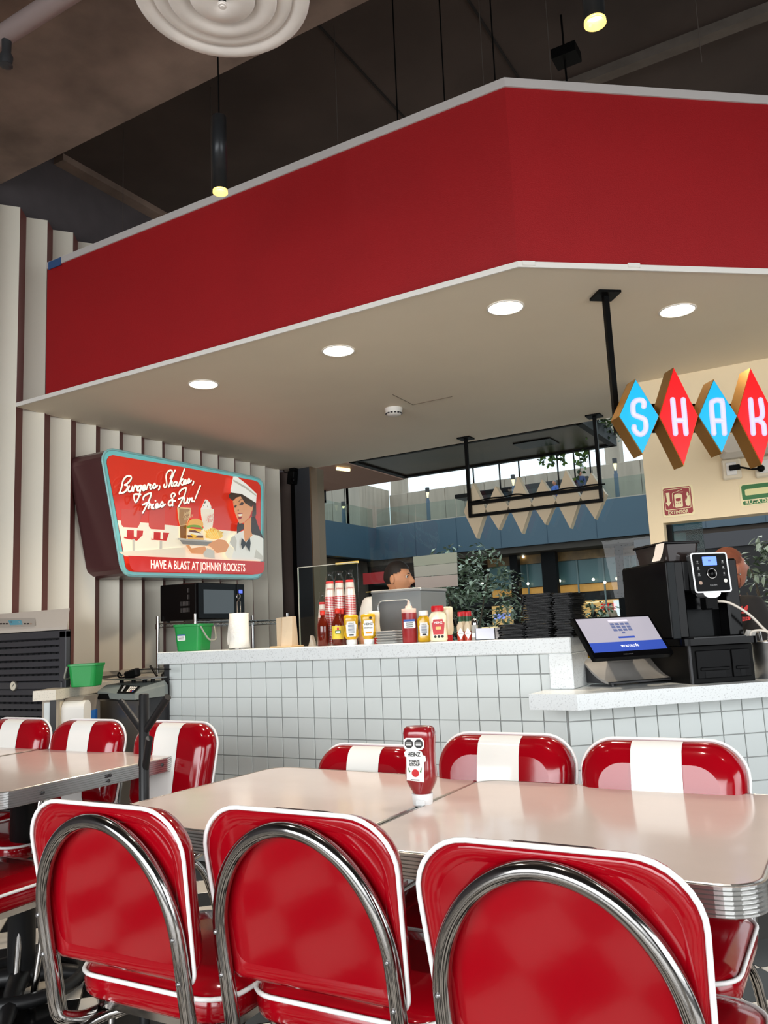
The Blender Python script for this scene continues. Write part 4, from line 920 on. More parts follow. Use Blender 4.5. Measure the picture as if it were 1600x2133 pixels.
LT = {'S': [[(305,435),(308,400),(280,370),(230,372),(195,410),(195,490),(215,525),(300,560),(325,600),(325,670),(290,720),(240,715),(205,670),(205,645)]], 'H': [[(605,365),(635,715)],[(715,365),(745,715)],[(625,580),(735,580)]], 'A': [[(1035,715),(1008,420),(1035,378),(1065,368),(1095,372),(1122,400),(1145,715)],[(1030,582),(1130,582)]], 'K': [[(1415,365),(1445,715)],[(1520,365),(1540,500),(1520,560),(1440,582)],[(1500,575),(1550,620),(1562,715)]]}
for ch, ss in LT.items():
    b = MB()
    for s_ in ss:
        P = smooth_path([pln(*q) for q in s_], 5) if len(s_) > 2 else [pln(*q) for q in s_]
        b.tube(P, .0125, 8)
        for e in (P[0], P[-1]): b.sphere(e, .0125, 8, 6)
    local(b, SG).build('letter', m_stube, SG)
# twin facing the mall, seen from behind
p2 = pz(970, 912, SOF)
DS = shake_sign('hanging frame with six pale diamonds seen from behind at the window', (p2.x, 5.93), 0, 6, (.226, .176), 2.10, -.07, (.0, 1.06), .0, .03, .1, SOF, spacing=.193, bars=(.052, -.046), flip=True)
b = MB(); b.tube(smooth_path([(k*.1, -.012, 2.10+.066-SOF+random.uniform(-.004, .016)) for k in range(12)], 4), .006, 5); b.build('cable', m_black, DS)

# ================================================================== SIGNS ON THE CREAM WALL
YW = 5.278
def w1(X, Y): return py(1380+X/7.273, 1000+Y/7.273, YW)
def w5(X, Y): return py(1200+X/4, 750+Y/4, YW)
NW = (0, -1, 0)
EX = thing('extinguisher_sign', 'square red fire extinguisher sign reading EXTINTOR on the cream wall', 'sign', tuple(w1(250, 560)))
cream_ = mat('sign_cream', (240, 226, 180), .5); rd_ = mat('sign_maroon', (150, 36, 40), .45); gn_ = mat('sign_green', (44, 112, 56), .45)
A = Print(w1, NW, .0005); A.p([(-12, 120), (10, 105), (420, 65), (450, 78), (460, 105), (495, 490), (485, 515), (460, 525), (45, 567), (22, 560), (10, 535)], cream_)
A.p([(5, 150), (25, 132), (400, 88), (425, 100), (468, 470), (450, 495), (60, 538), (35, 525)], rd_)
A.p([(14, 165), (30, 150), (395, 103), (412, 115), (440, 405), (425, 420), (65, 465), (48, 450)], cream_); A.p([(22, 170), (34, 158), (390, 113), (404, 122), (430, 400), (420, 410), (68, 454), (56, 444)], rd_)
A.p([(52, 198), (105, 192), (115, 330), (140, 328), (98, 403), (50, 345), (74, 338)], cream_)
A.p([(178, 232), (195, 212), (225, 205), (270, 205), (298, 222), (315, 395), (290, 412), (205, 420), (195, 408)], cream_); A.p([(203, 282), (280, 265), (283, 310), (245, 322), (206, 318)], rd_)
for k in range(3): A.p([(210+30*k, 346-3*k), (226+30*k, 344-3*k), (228+30*k, 358-3*k), (212+30*k, 360-3*k)], rd_)
A.stroke([(215, 180), (165, 195), (152, 230), (165, 350), (178, 410)], .0016, cream_); A.stroke([(215, 178), (300, 140)], .0016, cream_); A.stroke([(240, 185), (310, 182)], .0016, cream_)
A.p([(375, 175), (400, 205), (395, 240), (412, 225), (425, 380), (400, 395), (365, 385), (350, 320), (362, 270), (372, 300), (380, 250), (366, 220)], cream_)
A.build('plate_print', EX); fit_text('EXTINTOR', cream_, EX, w1, (95, 524), (402, 492), (92, 476), A.e+.0006, Vector(NW), bold=.02)
EV = thing('evacuation_sign', 'green and cream evacuation route sign on the cream wall', 'sign', tuple(w1(1400, 400)))
A = Print(w1, NW, .0005); A.p([(1165, 85), (1185, 65), (2300, -70), (2360, 250), (1215, 402), (1195, 390)], cream_); A.p([(1192, 105), (1210, 80), (2280, -45), (2310, 170), (1240, 305), (1215, 295)], gn_)
A.p([(1248, 155), (1262, 142), (2200, 25), (2215, 120), (1270, 236), (1256, 225)], mat('evac_cream', (226, 220, 160), .5)); A.p([(1220, 335), (1240, 320), (2320, 185), (2330, 245), (1240, 380), (1225, 370)], gn_); A.build('plate_print', EV)
fit_text('RUTA DE EVACUACION', cream_, EV, w1, (1265, 367), (2240, 245), (1262, 318), A.e+.0006, Vector(NW), bold=.02)
for i, (xa, ya, lab) in enumerate(((1325, 905, 'clear covered wall socket left, with a black plug'), (1570, 890, 'clear covered wall socket at the right picture edge'))):
    c = w5(xa-0, ya); t = thing('wall_socket', lab, 'socket', tuple(c), 0, 'sockets on the cream wall')
    if i == 0:
        c = w5(1297, 910); t.location = tuple(c)
    b = MB(); b.box(-.055, .055, -.02, 0, -.065, .065, bev=.012); b.build('cover', mat('clear_plastic', (226, 214, 190), .15), t)
    b = MB(); b.box(-.03, .03, -.026, -.018, -.04, .04, bev=.004); b.build('plate', m_white, t)
a0, a1 = w5(1300, 905), w5(1545, 908)
t = thing('power_cable', 'short black cable plugged between the two wall sockets', 'cable', (a0.x, a0.y-.03, a0.z))
b = MB(); o_ = Vector(t.location); b.tube(smooth_path([Vector((.02, 0, 0)), (a1-a0)*.3+Vector((0, -.01, .004)), (a1-a0)*.7+Vector((0, -.01, -.006)), a1-a0], 6), .006, 8); b.build('cord', m_black, t)
b = MB(); b.box(-.012, .05, -.014, .014, -.016, .016, bev=.004); b.build('plug', m_black, t)
b = MB(); b.sphere(a1-a0, .022, 10, 8); b.build('plug', m_black, t)
# notice taped to the window glass
c0 = py(861, 1160, 6.08); c1 = py(952, 1150, 6.08); c2 = py(954, 1221, 6.08); c3 = py(866, 1226, 6.08)
t = thing('window_notice', 'pale striped notice sheets taped to the window behind the worker', 'notice', tuple(c3))
for i, (f0, f1, rgb) in enumerate(((0, .3, (186, 192, 172)), (.31, .64, (200, 200, 186)), (.655, 1, (214, 200, 190)))):
    b = MB(); q = [c0.lerp(c3, f0), c1.lerp(c2, f0), c1.lerp(c2, f1), c0.lerp(c3, f1)]; b.loft([[p+Vector((0, -.004, 0)) for p in q], q], 0, False); local(b, t).build('sheet', mat('sheet_%d' % i, rgb, .7), t, fix=True)

# ================================================================== THINGS ON THE WORKTOP
WT = 1.1102
def mpx(x, y, Y): 
    p = py(x, y, Y); return float((np.array(p)-CO) @ CF)/FPX        # metres per pixel there
def spot(x, Y): p = py(x, 1338, Y); return (p.x, Y, WT)
def YAWTO(loc): return math.atan2(-loc[0], loc[1])      # rotation that turns local -y towards the camera
m_glassb = mat('bottle_glass', (120, 40, 20), .08, coat=.4)
m_sauce = mat('hot_sauce', (92, 24, 10), .1, coat=.3); m_sauce2 = mat('red_sauce', (150, 40, 44), .3)
m_capor = mat('cap_orange_red', (206, 44, 24), .4); m_ylab = mat('label_yellow', (232, 206, 70), .5)
def front_label(t, w_, h_, z, y, m, name='label', pts=None):
    M = frame_M((0, y, z), (1, 0, 0), (0, 0, 1)); return flat_on(t, M, pts or rrect(-w_/2, w_/2, -h_/2, h_/2, min(w_, h_)*.15, 3), m, name)
def label_bars(t, w_, z0, z1, y, n, m):
    for k in range(n):
        zz = z0+(z1-z0)*k/max(1, n-1); front_label(t, w_*(.6+.4*random.random()), abs(z1-z0)/n*.45, zz, y, m, 'print_line')
def hot_sauce(label, x, wpx, y0, y1, Y, lab=False):
    k = mpx(x, y1, Y); h_, r_ = (y1-y0)*k, wpx*k/2; t = thing('hot_sauce_bottle', label, 'bottle', spot(x, Y)); t.rotation_euler[2] = YAWTO(t.location)
    b = MB(); b.lathe([(r_*.9, 0), (r_, .004), (r_, h_*.55), (r_*.93, h_*.62), (r_*.6, h_*.74), (r_*.36, h_*.82), (r_*.34, h_*.88)], 22); b.build('bottle_body', m_sauce, t)
    b = MB(); b.lathe([(r_*.4, h_*.865), (r_*.42, h_*.88), (r_*.42, h_*.985), (r_*.36, h_)], 16); b.build('cap', m_capor, t)
    if lab:
        n = 16; b = MB(); ring = [[(r_*1.02*math.cos(-PI/2+a_), r_*1.02*math.sin(-PI/2+a_), z) for a_ in [(-1.25+2.5*i/n) for i in range(n+1)]] for z in (h_*.17, h_*.53)]; b.loft(ring, 0, True, False, False, False); b.build('label', m_ylab, t)
        front_label(t, r_*.9, h_*.09, h_*.36, -r_*1.05, m_green, 'print'); front_label(t, r_*.7, h_*.05, h_*.36, -r_*1.07, m_lab, 'print'); front_label(t, r_*.3, h_*.07, h_*.45, -r_*1.05, m_capr, 'print')
    return t
hot_sauce('dark red hot sauce bottle without label on the worktop', 674, 26, 1271, 1344, 3.46)
hot_sauce('hot sauce bottle with a yellow label on the worktop', 705, 26, 1268, 1344, 3.47, True)
hot_sauce('hot sauce bottle half hidden behind the yellow-labelled one', 715, 22, 1268, 1342, 3.53)
def squeeze(label, x, wpx, y0, y1, Y, body, capm, up=False, lab=0, name='mustard_bottle'):
    """flat squeeze bottle; up = cap on top, else standing on its cap"""
    k = mpx(x, y1, Y); h_, w_ = (y1-y0)*k, wpx*k; t = thing(name, label, 'bottle', spot(x, Y)); t.rotation_euler[2] = YAWTO(t.location)
    c = h_*.16; prof = [(.56, .6, .15, 2), (.6, .62, .17, 2), (.82, .62, .22, 2.5), (1, .66, .30, 3), (1, .66, .42, 3.4), (.93, .6, .55, 3.4), (.92, .58, .68, 3.4), (.98, .62, .82, 3.4), (1, .64, .93, 3.2), (.92, .56, .985, 2.6), (.6, .3, 1.0, 2.2)]
    if up: prof = [(a_, d_, 1-f_, e_) for a_, d_, f_, e_ in reversed(prof)]
    b = MB(); b.loft([sect(w_*a_, w_*d_, h_*f_, 24, e_) for a_, d_, f_, e_ in prof]); b.build('bottle_body', body, t)
    b = MB(); pr = [(w_*.33, 0), (w_*.35, .004), (w_*.36, c), (w_*.34, c+.002)]
    if up: pr = [(w_*.36, h_-c), (w_*.36, h_-.006), (w_*.33, h_)]
    b.lathe(pr, 20); b.build('cap', capm, t)
    y = -w_*.335
    if lab:
        hh = h_*(.5 if not up else .42); z0 = h_*.28 if not up else h_*.2
        pts = [(-w_*.30, -hh/2), (w_*.28, -hh/2), (w_*.36, hh*.28), (w_*.30, hh*.3), (w_*.26, hh*.5), (-w_*.26, hh*.5), (-w_*.30, hh*.3), (-w_*.36, hh*.28)]
        M = frame_M((0, y, z0+hh/2), (1, 0, 0), (0, 0, 1)); flat_on(t, M, pts, {1: m_lab, 2: m_lab, 3: m_capr, 4: m_lab}[lab])
        MW = parent_world(t)
        if lab == 1:
            for q in range(7): front_label(t, w_*.42, h_*.022, z0+hh*(.24+.085*q), y-.001, mat('print_blue_grey', (120, 130, 150), .5), 'print_line')
            front_label(t, w_*.3, h_*.05, z0+hh*.1, y-.001, m_lablk, 'barcode'); text_obj('HEINZ', m_lablk, MW @ M @ Matrix.Translation((0, hh*.32, .001)), w_*.13, t)
        if lab == 2:
            text_obj('HEINZ', m_lablk, MW @ M @ Matrix.Translation((0, hh*.2, .001)), w_*.2, t, bold=.0003); text_obj('MOSTAZA', m_lablk, MW @ M @ Matrix.Translation((0, -hh*.02, .001)), w_*.12, t, bold=.0003)
            front_label(t, w_*.42, h_*.06, z0+hh*.2, y-.001, mat('print_orange', (226, 150, 30), .5), 'print')
            flat_on(t, frame_M((w_*.16, y, h_*.86), (1, 0, 0), (0, 0, 1)), octo(0, 0, w_*.1), m_lablk, 'warning_seal')
        if lab == 3:
            text_obj('HEINZ', m_lab, MW @ M @ Matrix.Translation((0, hh*.22, .001)), w_*.16, t, bold=.0004); front_label(t, w_*.3, h_*.08, z0+hh*.42, y-.001, m_must, 'print')
            for q in (-1, 0, 1): flat_on(t, frame_M((q*w_*.2, y, h_*.14), (1, 0, 0), (0, 0, 1)), octo(0, 0, w_*.08), m_lablk, 'warning_seal')
    return t
squeeze('upside-down mustard bottle with a back label beside the hot sauces', 733, 31, 1280, 1342, 3.46, m_must, m_capw, False, 1)
squeeze('upside-down mustard bottle with a black seal left of the grey machine', 769, 31, 1278, 1341, 3.46, m_must, m_capw, False, 2)
squeeze('upside-down mayonnaise bottle with red cap behind the mustard', 782, 24, 1272, 1340, 3.54, m_mayo, m_capr, False, 0, 'mayonnaise_bottle')
squeeze('upright mustard bottle with white cap beside the red squeeze bottle', 885, 28, 1272, 1337, 3.47, m_must, m_capw, True, 1)
squeeze('upright mayonnaise bottle with red cap and red label', 915, 37, 1262, 1336, 3.46, m_mayo, m_capr, True, 3, 'mayonnaise_bottle')
squeeze('upside-down mayonnaise bottle behind the red-capped one', 936, 22, 1264, 1335, 3.55, m_mayo, m_capr, False, 0, 'mayonnaise_bottle')
k = mpx(855, 1338, 3.46); t = thing('squeeze_bottle', 'clear squeeze bottle of dark red sauce with a pointed nozzle', 'bottle', spot(855, 3.46)); t.rotation_euler[2] = YAWTO(t.location)
r_ = 16*k; h_ = 88*k
b = MB(); b.lathe([(r_*.95, 0), (r_, .004), (r_*.98, h_*.70)], 24); b.build('bottle_body', m_sauce2, t)
b = MB(); b.lathe([(r_*.97, h_*.70), (r_*.97, h_*.80), (r_*.45, h_*.81), (r_*.44, h_*.86), (r_*.2, h_*.875), (r_*.1, h_)], 20); b.build('nozzle_lid', mat('lid_clear', (226, 190, 176), .4), t)
front_label(t, r_*1.5, h_*.16, h_*.42, -r_*1.01, m_lab, 'label'); front_label(t, r_*1.5, h_*.05, h_*.52, -r_*1.02, mat('label_blue', (50, 90, 160), .5), 'label_header'); label_bars(t, r_, h_*.37, h_*.46, -r_*1.03, 3, m_lablk)
# small pepper sauce bottles
for (x, Y, lab) in ((961, 3.46, 'small pepper sauce bottle, leftmost of the front pair'), (976, 3.46, 'small pepper sauce bottle beside the salt shaker'), (969, 3.52, 'small pepper sauce bottle standing behind, left one'), (981, 3.53, 'small pepper sauce bottle standing behind, right one')):
    k = mpx(x, 1334, Y); t = thing('pepper_sauce_bottle', lab, 'bottle', spot(x, Y), 0, 'pepper sauce bottles'); t.rotation_euler[2] = YAWTO(t.location); r_ = 7.6*k; h_ = 60*k
    b = MB(); b.lathe([(r_, 0), (r_, h_*.32)], 16); b.build('sauce', mat('pepper_sauce', (176, 52, 30), .2), t)
    b = MB(); b.lathe([(r_*.99, h_*.32), (r_, h_*.5), (r_*.5, h_*.64), (r_*.48, h_*.7)], 16, cap0=False); b.build('glass', mat('pale_glass', (206, 190, 164), .1), t)
    b = MB(); b.lathe([(r_*.52, h_*.66), (r_*.52, h_*.84)], 14); b.build('neck_band', mat('band_green', (30, 74, 44), .4), t)
    b = MB(); b.lathe([(r_*.56, h_*.83), (r_*.56, h_*.97), (r_*.5, h_)], 14); b.build('cap', m_capr, t)
    lb_ = front_label(t, 0, 0, h_*.25, -r_*1.02, m_lab, 'label', [(-r_*.9, 0), (0, -h_*.2), (r_*.9, 0), (0, h_*.2)])
    text_obj('TABASCO', m_lablk, parent_world(t) @ frame_M((0, -r_*1.05, h_*.23), (1, 0, 0), (0, 0, 1)), r_*.36, t)
k = mpx(990, 1334, 3.46); t = thing('salt_shaker', 'glass salt shaker with metal lid on the worktop', 'shaker', spot(991, 3.46)); r_ = 7.5*k; h_ = 45*k
b = MB(); b.lathe([(r_, 0), (r_, h_*.1), (r_*.92, h_*.72)], 10, smooth=False); b.build('glass', mat('shaker_glass', (176, 174, 168), .08, metal=.1), t)
b = MB(); b.lathe([(r_*1.01, h_*.14), (r_*.98, h_*.32)], 10); b.build('salt', m_capw, t)
b = MB(); b.lathe([(r_*.95, h_*.7), (r_*.98, h_*.8), (r_*.7, h_*.95), (r_*.2, h_)], 16); b.build('lid', m_chrome, t)
# white box with sachets
k = mpx(1020, 1332, 3.47); t = thing('sachet_box', 'small white open box of sachets beside the folders', 'box', spot(1020, 3.48)); w_ = 22*k; h_ = 24*k
b = MB()
for (x0, x1, y0, y1) in ((-w_, w_, -.045, -.042), (-w_, w_, .042, .045), (-w_, -w_+.003, -.045, .045), (w_-.003, w_, -.045, .045)): b.box(x0, x1, y0, y1, 0, h_)
b.box(-w_, w_, -.045, .045, 0, .003); b.build('box_body', mat('box_white', (216, 218, 232), .5), t)
for i in range(5):
    b = MB(); b.box(-.018, .018, -.002, .002, 0, h_*.9+.006*(i % 2), M=Matrix.Translation((-w_*.6+w_*.32*i, -.02+.012*i, .004)) @ Matrix.Rotation(.2*i-.3, 4, 'Z')); b.build('sachet', mat('sachet', (232, 220, 170), .6), t)
# black bill folders in three stacks
fm = MB(); fm.box(-.5, .5, -.5, .5, .0, .5, bev=.06); fm.box(-.49, .49, -.5, .5, .5, .98, bev=.12); fm.box(-.52, -.46, -.5, .5, .04, .95, bev=.03)
fme = fm.mesh('bill_folder', mat('folder_black', (13, 13, 14), .38, bump=.2, bscale=60))
def folders(xa, xb, y0, y1, Y, n, what):
    p0, p1 = py(xa, y1, Y), py(xb, y1, Y); w_ = p1.x-p0.x; cx = (p0.x+p1.x)/2; H_ = (y1-y0)*mpx((xa+xb)/2, y1, Y); hh = H_/n
    for i in range(n):
        o = inst(fme, 'bill_folder', None, (cx+random.uniform(-.006, .006), Y+.09+random.uniform(-.006, .006), WT+i*hh), random.uniform(-.03, .03)); o.scale = (w_, .2, hh)
        pos = 'lowest' if i == 0 else ('topmost' if i == n-1 else 'number %d up' % (i+1))
        names = ['lowest', 'second', 'third', 'fourth', 'fifth', 'sixth', 'seventh', 'eighth', 'ninth', 'tenth', 'eleventh', 'twelfth', 'thirteenth', 'fourteenth', 'fifteenth', 'sixteenth', 'seventeenth', 'eighteenth', 'nineteenth', 'twentieth', 'twenty-first', 'twenty-second']
        pos = 'topmost' if i == n-1 else names[i]
        tag(o, 'black bill folder, %s%s in the %s' % (pos, '' if i in (0, n-1) else ' from the bottom', what), 'folder', 'bill folders on the worktop')
folders(1041, 1098, 1301, 1332, 3.39, 6, 'small stack by the white box')
folders(1095, 1155, 1238, 1331, 3.39, 19, 'left tall stack')
folders(1157, 1199, 1237, 1329, 3.40, 20, 'right tall stack')
# trays between the bottles
p0, p1 = py(795, 1338, 3.5), py(841, 1338, 3.5)
for i in range(5):
    b = MB(); w_ = (p1.x-p0.x)/2
    b.loft([[(*q, z) for q in rrect(-w_*s_, w_*s_, -.07*s_, .07*s_, .02, 3)] for s_, z in ((.88, 0), (.9, .001), (1.0, .009), (1.02, .0095), (1.0, .0115), (.9, .003))], 0, False, True, True)
    o = b.build('steel_tray', mat('tray_steel', (206, 206, 204), .3, metal=.6), None, loc=((p0.x+p1.x)/2, 3.50, WT+i*.0125))
    tag(o, 'small steel tray, %s of the stack before the grey machine' % ('lowest', 'second', 'third', 'fourth', 'topmost')[i], 'tray', 'steel trays on the worktop')
# grey machine behind the bottles
p0, p1 = py(777, 1310, 3.78), py(880, 1310, 3.78); zt_ = py(828, 1229, 3.78).z
t = thing('grey_machine', 'grey metal machine with an arched panel behind the sauce bottles', 'machine', ((p0.x+p1.x)/2, 3.78, .9)); w_ = (p1.x-p0.x)/2
b = MB(); b.loft([[(x, 0, z) for x, z in rrect(-w_, w_, 0, zt_-.9, .02, 4)], [(x, .3, z) for x, z in rrect(-w_, w_, 0, zt_-.9, .02, 4)]], 0, False); b.build('body', mat('machine_grey', (132, 136, 136), .4, metal=.4), t, fix=True)
pts = rrect(-w_*.74, w_*.58, .03, (zt_-.9)-.055, .03, 5); b = MB(); b.tube([(x, -.002, z) for x, z in pts], .004, 6, closed=True); b.build('panel_rim', mat('rim_light', (200, 204, 204), .3, metal=.6), t)
b = MB(); b.prism(pts, 0, .003, M=frame_M((0, 0, 0), (1, 0, 0), (0, 0, 1))); b.build('panel', mat('machine_panel', (120, 122, 122), .4, metal=.5), t)
b = MB(); b.box(-w_*1.02, w_*1.04, -.006, .31, zt_-.9-.012, zt_-.9+.006, bev=.005); b.build('lid', mat('machine_grey_light', (156, 158, 158), .35, metal=.4), t)
b = MB(); b.box(-.3, .5, -.04, .5, -.04, 0); b.box(-.3, -.27, .45, .48, -.9, -.04); b.box(.46, .49, .45, .48, -.9, -.04); b.box(-.3, -.27, -.03, 0, -.9, -.04); b.box(.46, .49, -.03, 0, -.9, -.04); 
tag(b.build('back_bench', m_steel, None, loc=t.location), 'steel work bench behind the tiled counter', 'bench')
# paper cup stacks in clear sleeves
m_cupw = mat('cup_white', (238, 228, 214), .5); m_cupr = mat('cup_red', (198, 34, 38), .5)
cb_ = MB(); cb_.lathe([(.0278, 0), (.029, .001), (.029, .0045), (.0272, .005)], 18, 1, cap0=False, cap1=False); cb_.lathe([(.0272, .005), (.0262, .014)], 18, 0, cap0=False, cap1=False); cb_.lathe([(.0262, .014), (.0206, .074)], 18, 0, cap0=False, cap1=False); cb_.lathe([(.0206, .074), (.0198, .086), (.017, .086)], 18, 1, cap0=False)
cme = cb_.mesh('paper_cup', [m_cupw, m_cupr])
ordn = lambda i, n: 'topmost' if i == n-1 else ('lowest' if i == 0 else '%s from the bottom' % ['', 'second', 'third', 'fourth', 'fifth', 'sixth', 'seventh', 'eighth', 'ninth', 'tenth', 'eleventh', 'twelfth', 'thirteenth', 'fourteenth', 'fifteenth', 'sixteenth', 'seventeenth', 'eighteenth', 'nineteenth', 'twentieth', 'twenty-first', 'twenty-second', 'twenty-third', 'twenty-fourth', 'twenty-fifth', 'twenty-sixth', 'twenty-seventh', 'twenty-eighth'][i])
for (x, Y, ytop, what) in ((691, 3.545, 1206, 'first tall sleeve'), (711, 3.55, 1205, 'middle tall sleeve'), (733, 3.555, 1204, 'last tall sleeve'), (675, 3.548, 1250, 'short sleeve')):
    p = py(x, 1330, Y); zt_ = py(x, ytop, Y).z; H_ = zt_-WT-.086; n = max(6, int(H_/.0088))
    for i in range(n): 
        o = inst(cme, 'paper_cup', None, (p.x, Y, WT+.0088*i), random.uniform(0, 6)); tag(o, 'paper cup, %s in the %s' % (ordn(i, n), what), 'cup', 'paper cups in clear sleeves')
    zc = .0088*(n-1)+.086
    t = thing('plastic_sleeve', 'clear wrinkled plastic around the cups of the %s' % what, 'plastic bag', (p.x, Y, WT))
    rings = []
    for (rr, z) in ((.0315, 0.001), (.032, zc*.3), (.0315, zc*.6), (.030, zc-.06), (.027, zc), (.020, zc+.02), (.014, zc+.035), (.022, zc+.05)):
        rings.append([(rr*math.cos(2*PI*i/14)*(1+random.uniform(-.05, .05)), rr*math.sin(2*PI*i/14)*(1+random.uniform(-.05, .05)), z+random.uniform(-.004, .004)*(z > zc)) for i in range(14)])
    b = MB(); b.loft(rings, 0, True, False, False); b.build('sleeve', glass('plastic_film', (250, 250, 250), .1, .1), t)
    text_obj('Johnny', m_capr, Matrix.Translation((p.x, Y, WT)) @ Matrix.Rotation(YAWTO((p.x, Y)), 4, 'Z') @ frame_M((0, -.0256, zc-.045), (1, 0, 0), (0, .1, 1)), .014, t, shear=.3)
# glass guard
p0, p1 = py(626, 1340, 3.59), py(751, 1340, 3.59); zt_ = py(626, 1183, 3.59).z
t = thing('glass_guard', 'upright clear glass guard in front of the paper cups', 'glass panel', (p0.x, 3.588, WT))
b = MB(); b.box(0, p1.x-p0.x, 0, .006, 0, zt_-WT); b.build('pane', glass('guard_glass', (232, 240, 238), .08), t)
me_ = mat('glass_edge', (200, 196, 180), .2, emit=.05); b = MB(); b.box(-.002, p1.x-p0.x, -.001, .007, zt_-WT, zt_-WT+.004); b.box(-.003, 0, -.001, .007, 0, zt_-WT); b.build('edge', me_, t)  # edge glows faintly in place of light caught in the glass
p = py(653, 1335, 3.57); t = thing('crumpled_bag', 'small crumpled clear plastic bag beside the hot sauce', 'plastic bag', (p.x, 3.56, WT))
b = MB(); rr = [[((.02+.006*random.random())*(1-.25*j)*math.cos(2*PI*i/10), (.014+.006*random.random())*math.sin(2*PI*i/10), .018*j+random.uniform(-.003, .003)*(j > 0)) for i in range(10)] for j in range(4)]; b.loft(rr, 0, False); b.build('bag', mat('bag_film', (176, 166, 150), .25), t)
# kraft paper bag on a board, paper towels, bucket
p = py(598, 1346, 3.49); k = mpx(598, 1346, 3.49)
t = thing('paper_board', 'thin wooden board under the kraft paper bags', 'board', (p.x, 3.49, WT)); b = MB(); b.box(-27*k, 26*k, -.06, .06, 0, .008, bev=.002); b.build('board', mat('board_wood', (206, 176, 132), .6), t)
t = thing('paper_bag', 'pale kraft paper bags standing at the worktop middle', 'paper bag', (p.x, 3.49, WT+.008))
b = MB(); b.loft([[(-20*k, -.02, 0), (-2*k, -.045, 0), (21*k, -.03, 0), (21*k, .03, 0), (-20*k, .03, 0)], [(-22*k, -.015, 58*k), (-2*k, -.03, 59*k), (22*k, -.02, 60*k), (22*k, .01, 60*k), (-22*k, .01, 58*k)]], 0, False); b.build('front_sheet', mat('kraft', (212, 190, 160), .8, noise=.08), t)
b = MB(); b.tube([(-2*k, -.046, 0), (-2*k, -.032, 59*k)], .0015, 4); b.build('fold', mat('kraft_dark', (170, 146, 116), .8), t)
p = py(499, 1350, 3.48); k = mpx(499, 1350, 3.48)
t = thing('paper_towel_roll', 'white paper towel roll on a wire holder', 'paper towel', (p.x, 3.48, WT))
b = MB(); r_ = 20*k; b.lathe([(r_*.3, .006), (r_*1.1, .006), (r_*1.02, .05), (r_, 74*k), (r_*.3, 75*k)], 30); b.build('roll', mat('paper_towel', (238, 234, 226), .9, bump=.4, bscale=70), t)
b = MB(); b.add([(-r_*.9, -r_*.75, 8*k), (-r_*1.25, -r_*.5, 20*k), (-r_*1.0, -r_*.3, 60*k), (-r_*.6, -r_*.85, 66*k), (-r_*.4, -r_*.95, 20*k)], [(0, 1, 2, 3, 4)]); b.build('loose_sheet', mat('paper_towel', (238, 234, 226)), t)
b = MB(); b.lathe([(.055, 0), (.058, .004), (.02, .006)], 24); b.tube([(-.012, 0, .006), (-.012, 0, 98*k), (0, 0, 101*k), (.012, 0, 98*k), (.012, 0, .006)], .003, 6); b.tube([(.012*math.cos(2*PI*i/16), 0, 109*k+.012*math.sin(2*PI*i/16)) for i in range(16)], .003, 6, closed=True); b.build('holder', m_chrome, t)
def bucket(label, loc, w_, d_, h_, side, rot=0.0, sticker=False):
    t = thing('bucket', label, 'bucket', loc, rot, 'green buckets'); mg = mat('green_plastic', (22, 142, 64), .35)
    b = MB(); b.loft([[(x, y, z) for x, y in rrect(-w_/2*s_, w_/2*s_, -d_/2*s_, d_/2*s_, .02, 4)] for s_, z in ((.80, 0), (.84, .004), (.97, h_*.9), (1.0, h_*.9), (1.03, h_*.92), (1.03, h_), (.98, h_), (.94, h_*.88), (.8, .01))], 0, False, True, True); b.build('tub', mg, t)
    b = MB(); b.tube(smooth_path([(side*w_*.5, -d_*.5, h_*.9), (side*w_*.66, -d_*.3, h_*.45), (side*w_*.7, 0, h_*.36), (side*w_*.66, d_*.3, h_*.45), (side*w_*.5, d_*.5, h_*.9)], 5), .005, 6); b.build('handle', mat('handle_grey', (150, 150, 140), .5), t)
    if sticker:
        y = -d_*.47; b = MB(); M = frame_M((-w_*.2, y, h_*.5), (1, 0, 0), (0, -.1, 1)); flat_on(t, M, rrect(-w_*.14, w_*.14, -h_*.1, h_*.1, .004, 3), m_lab, 'sticker'); flat_on(t, M @ Matrix.Translation((0, h_*.1, .0006)), rrect(-w_*.14, w_*.14, -h_*.02, h_*.03, .002, 2), mat('label_blue', (50, 90, 160), .5), 'sticker_header')
        label_M = M
        for q in range(3): flat_on(t, M @ Matrix.Translation((0, h_*(.04-.045*q), .0008)), [(-w_*.1, -.001), (w_*.1, -.001), (w_*.1, .0015), (-w_*.1, .0015)], m_lablk, 'print_line', .0003)
    return t
p = py(405, 1355, 3.49); k = mpx(405, 1355, 3.49); bucket('green plastic bucket with a white sticker on the quartz worktop', (p.x, 3.485, WT), 64*k, .16, 55*k, 1, .25, True)

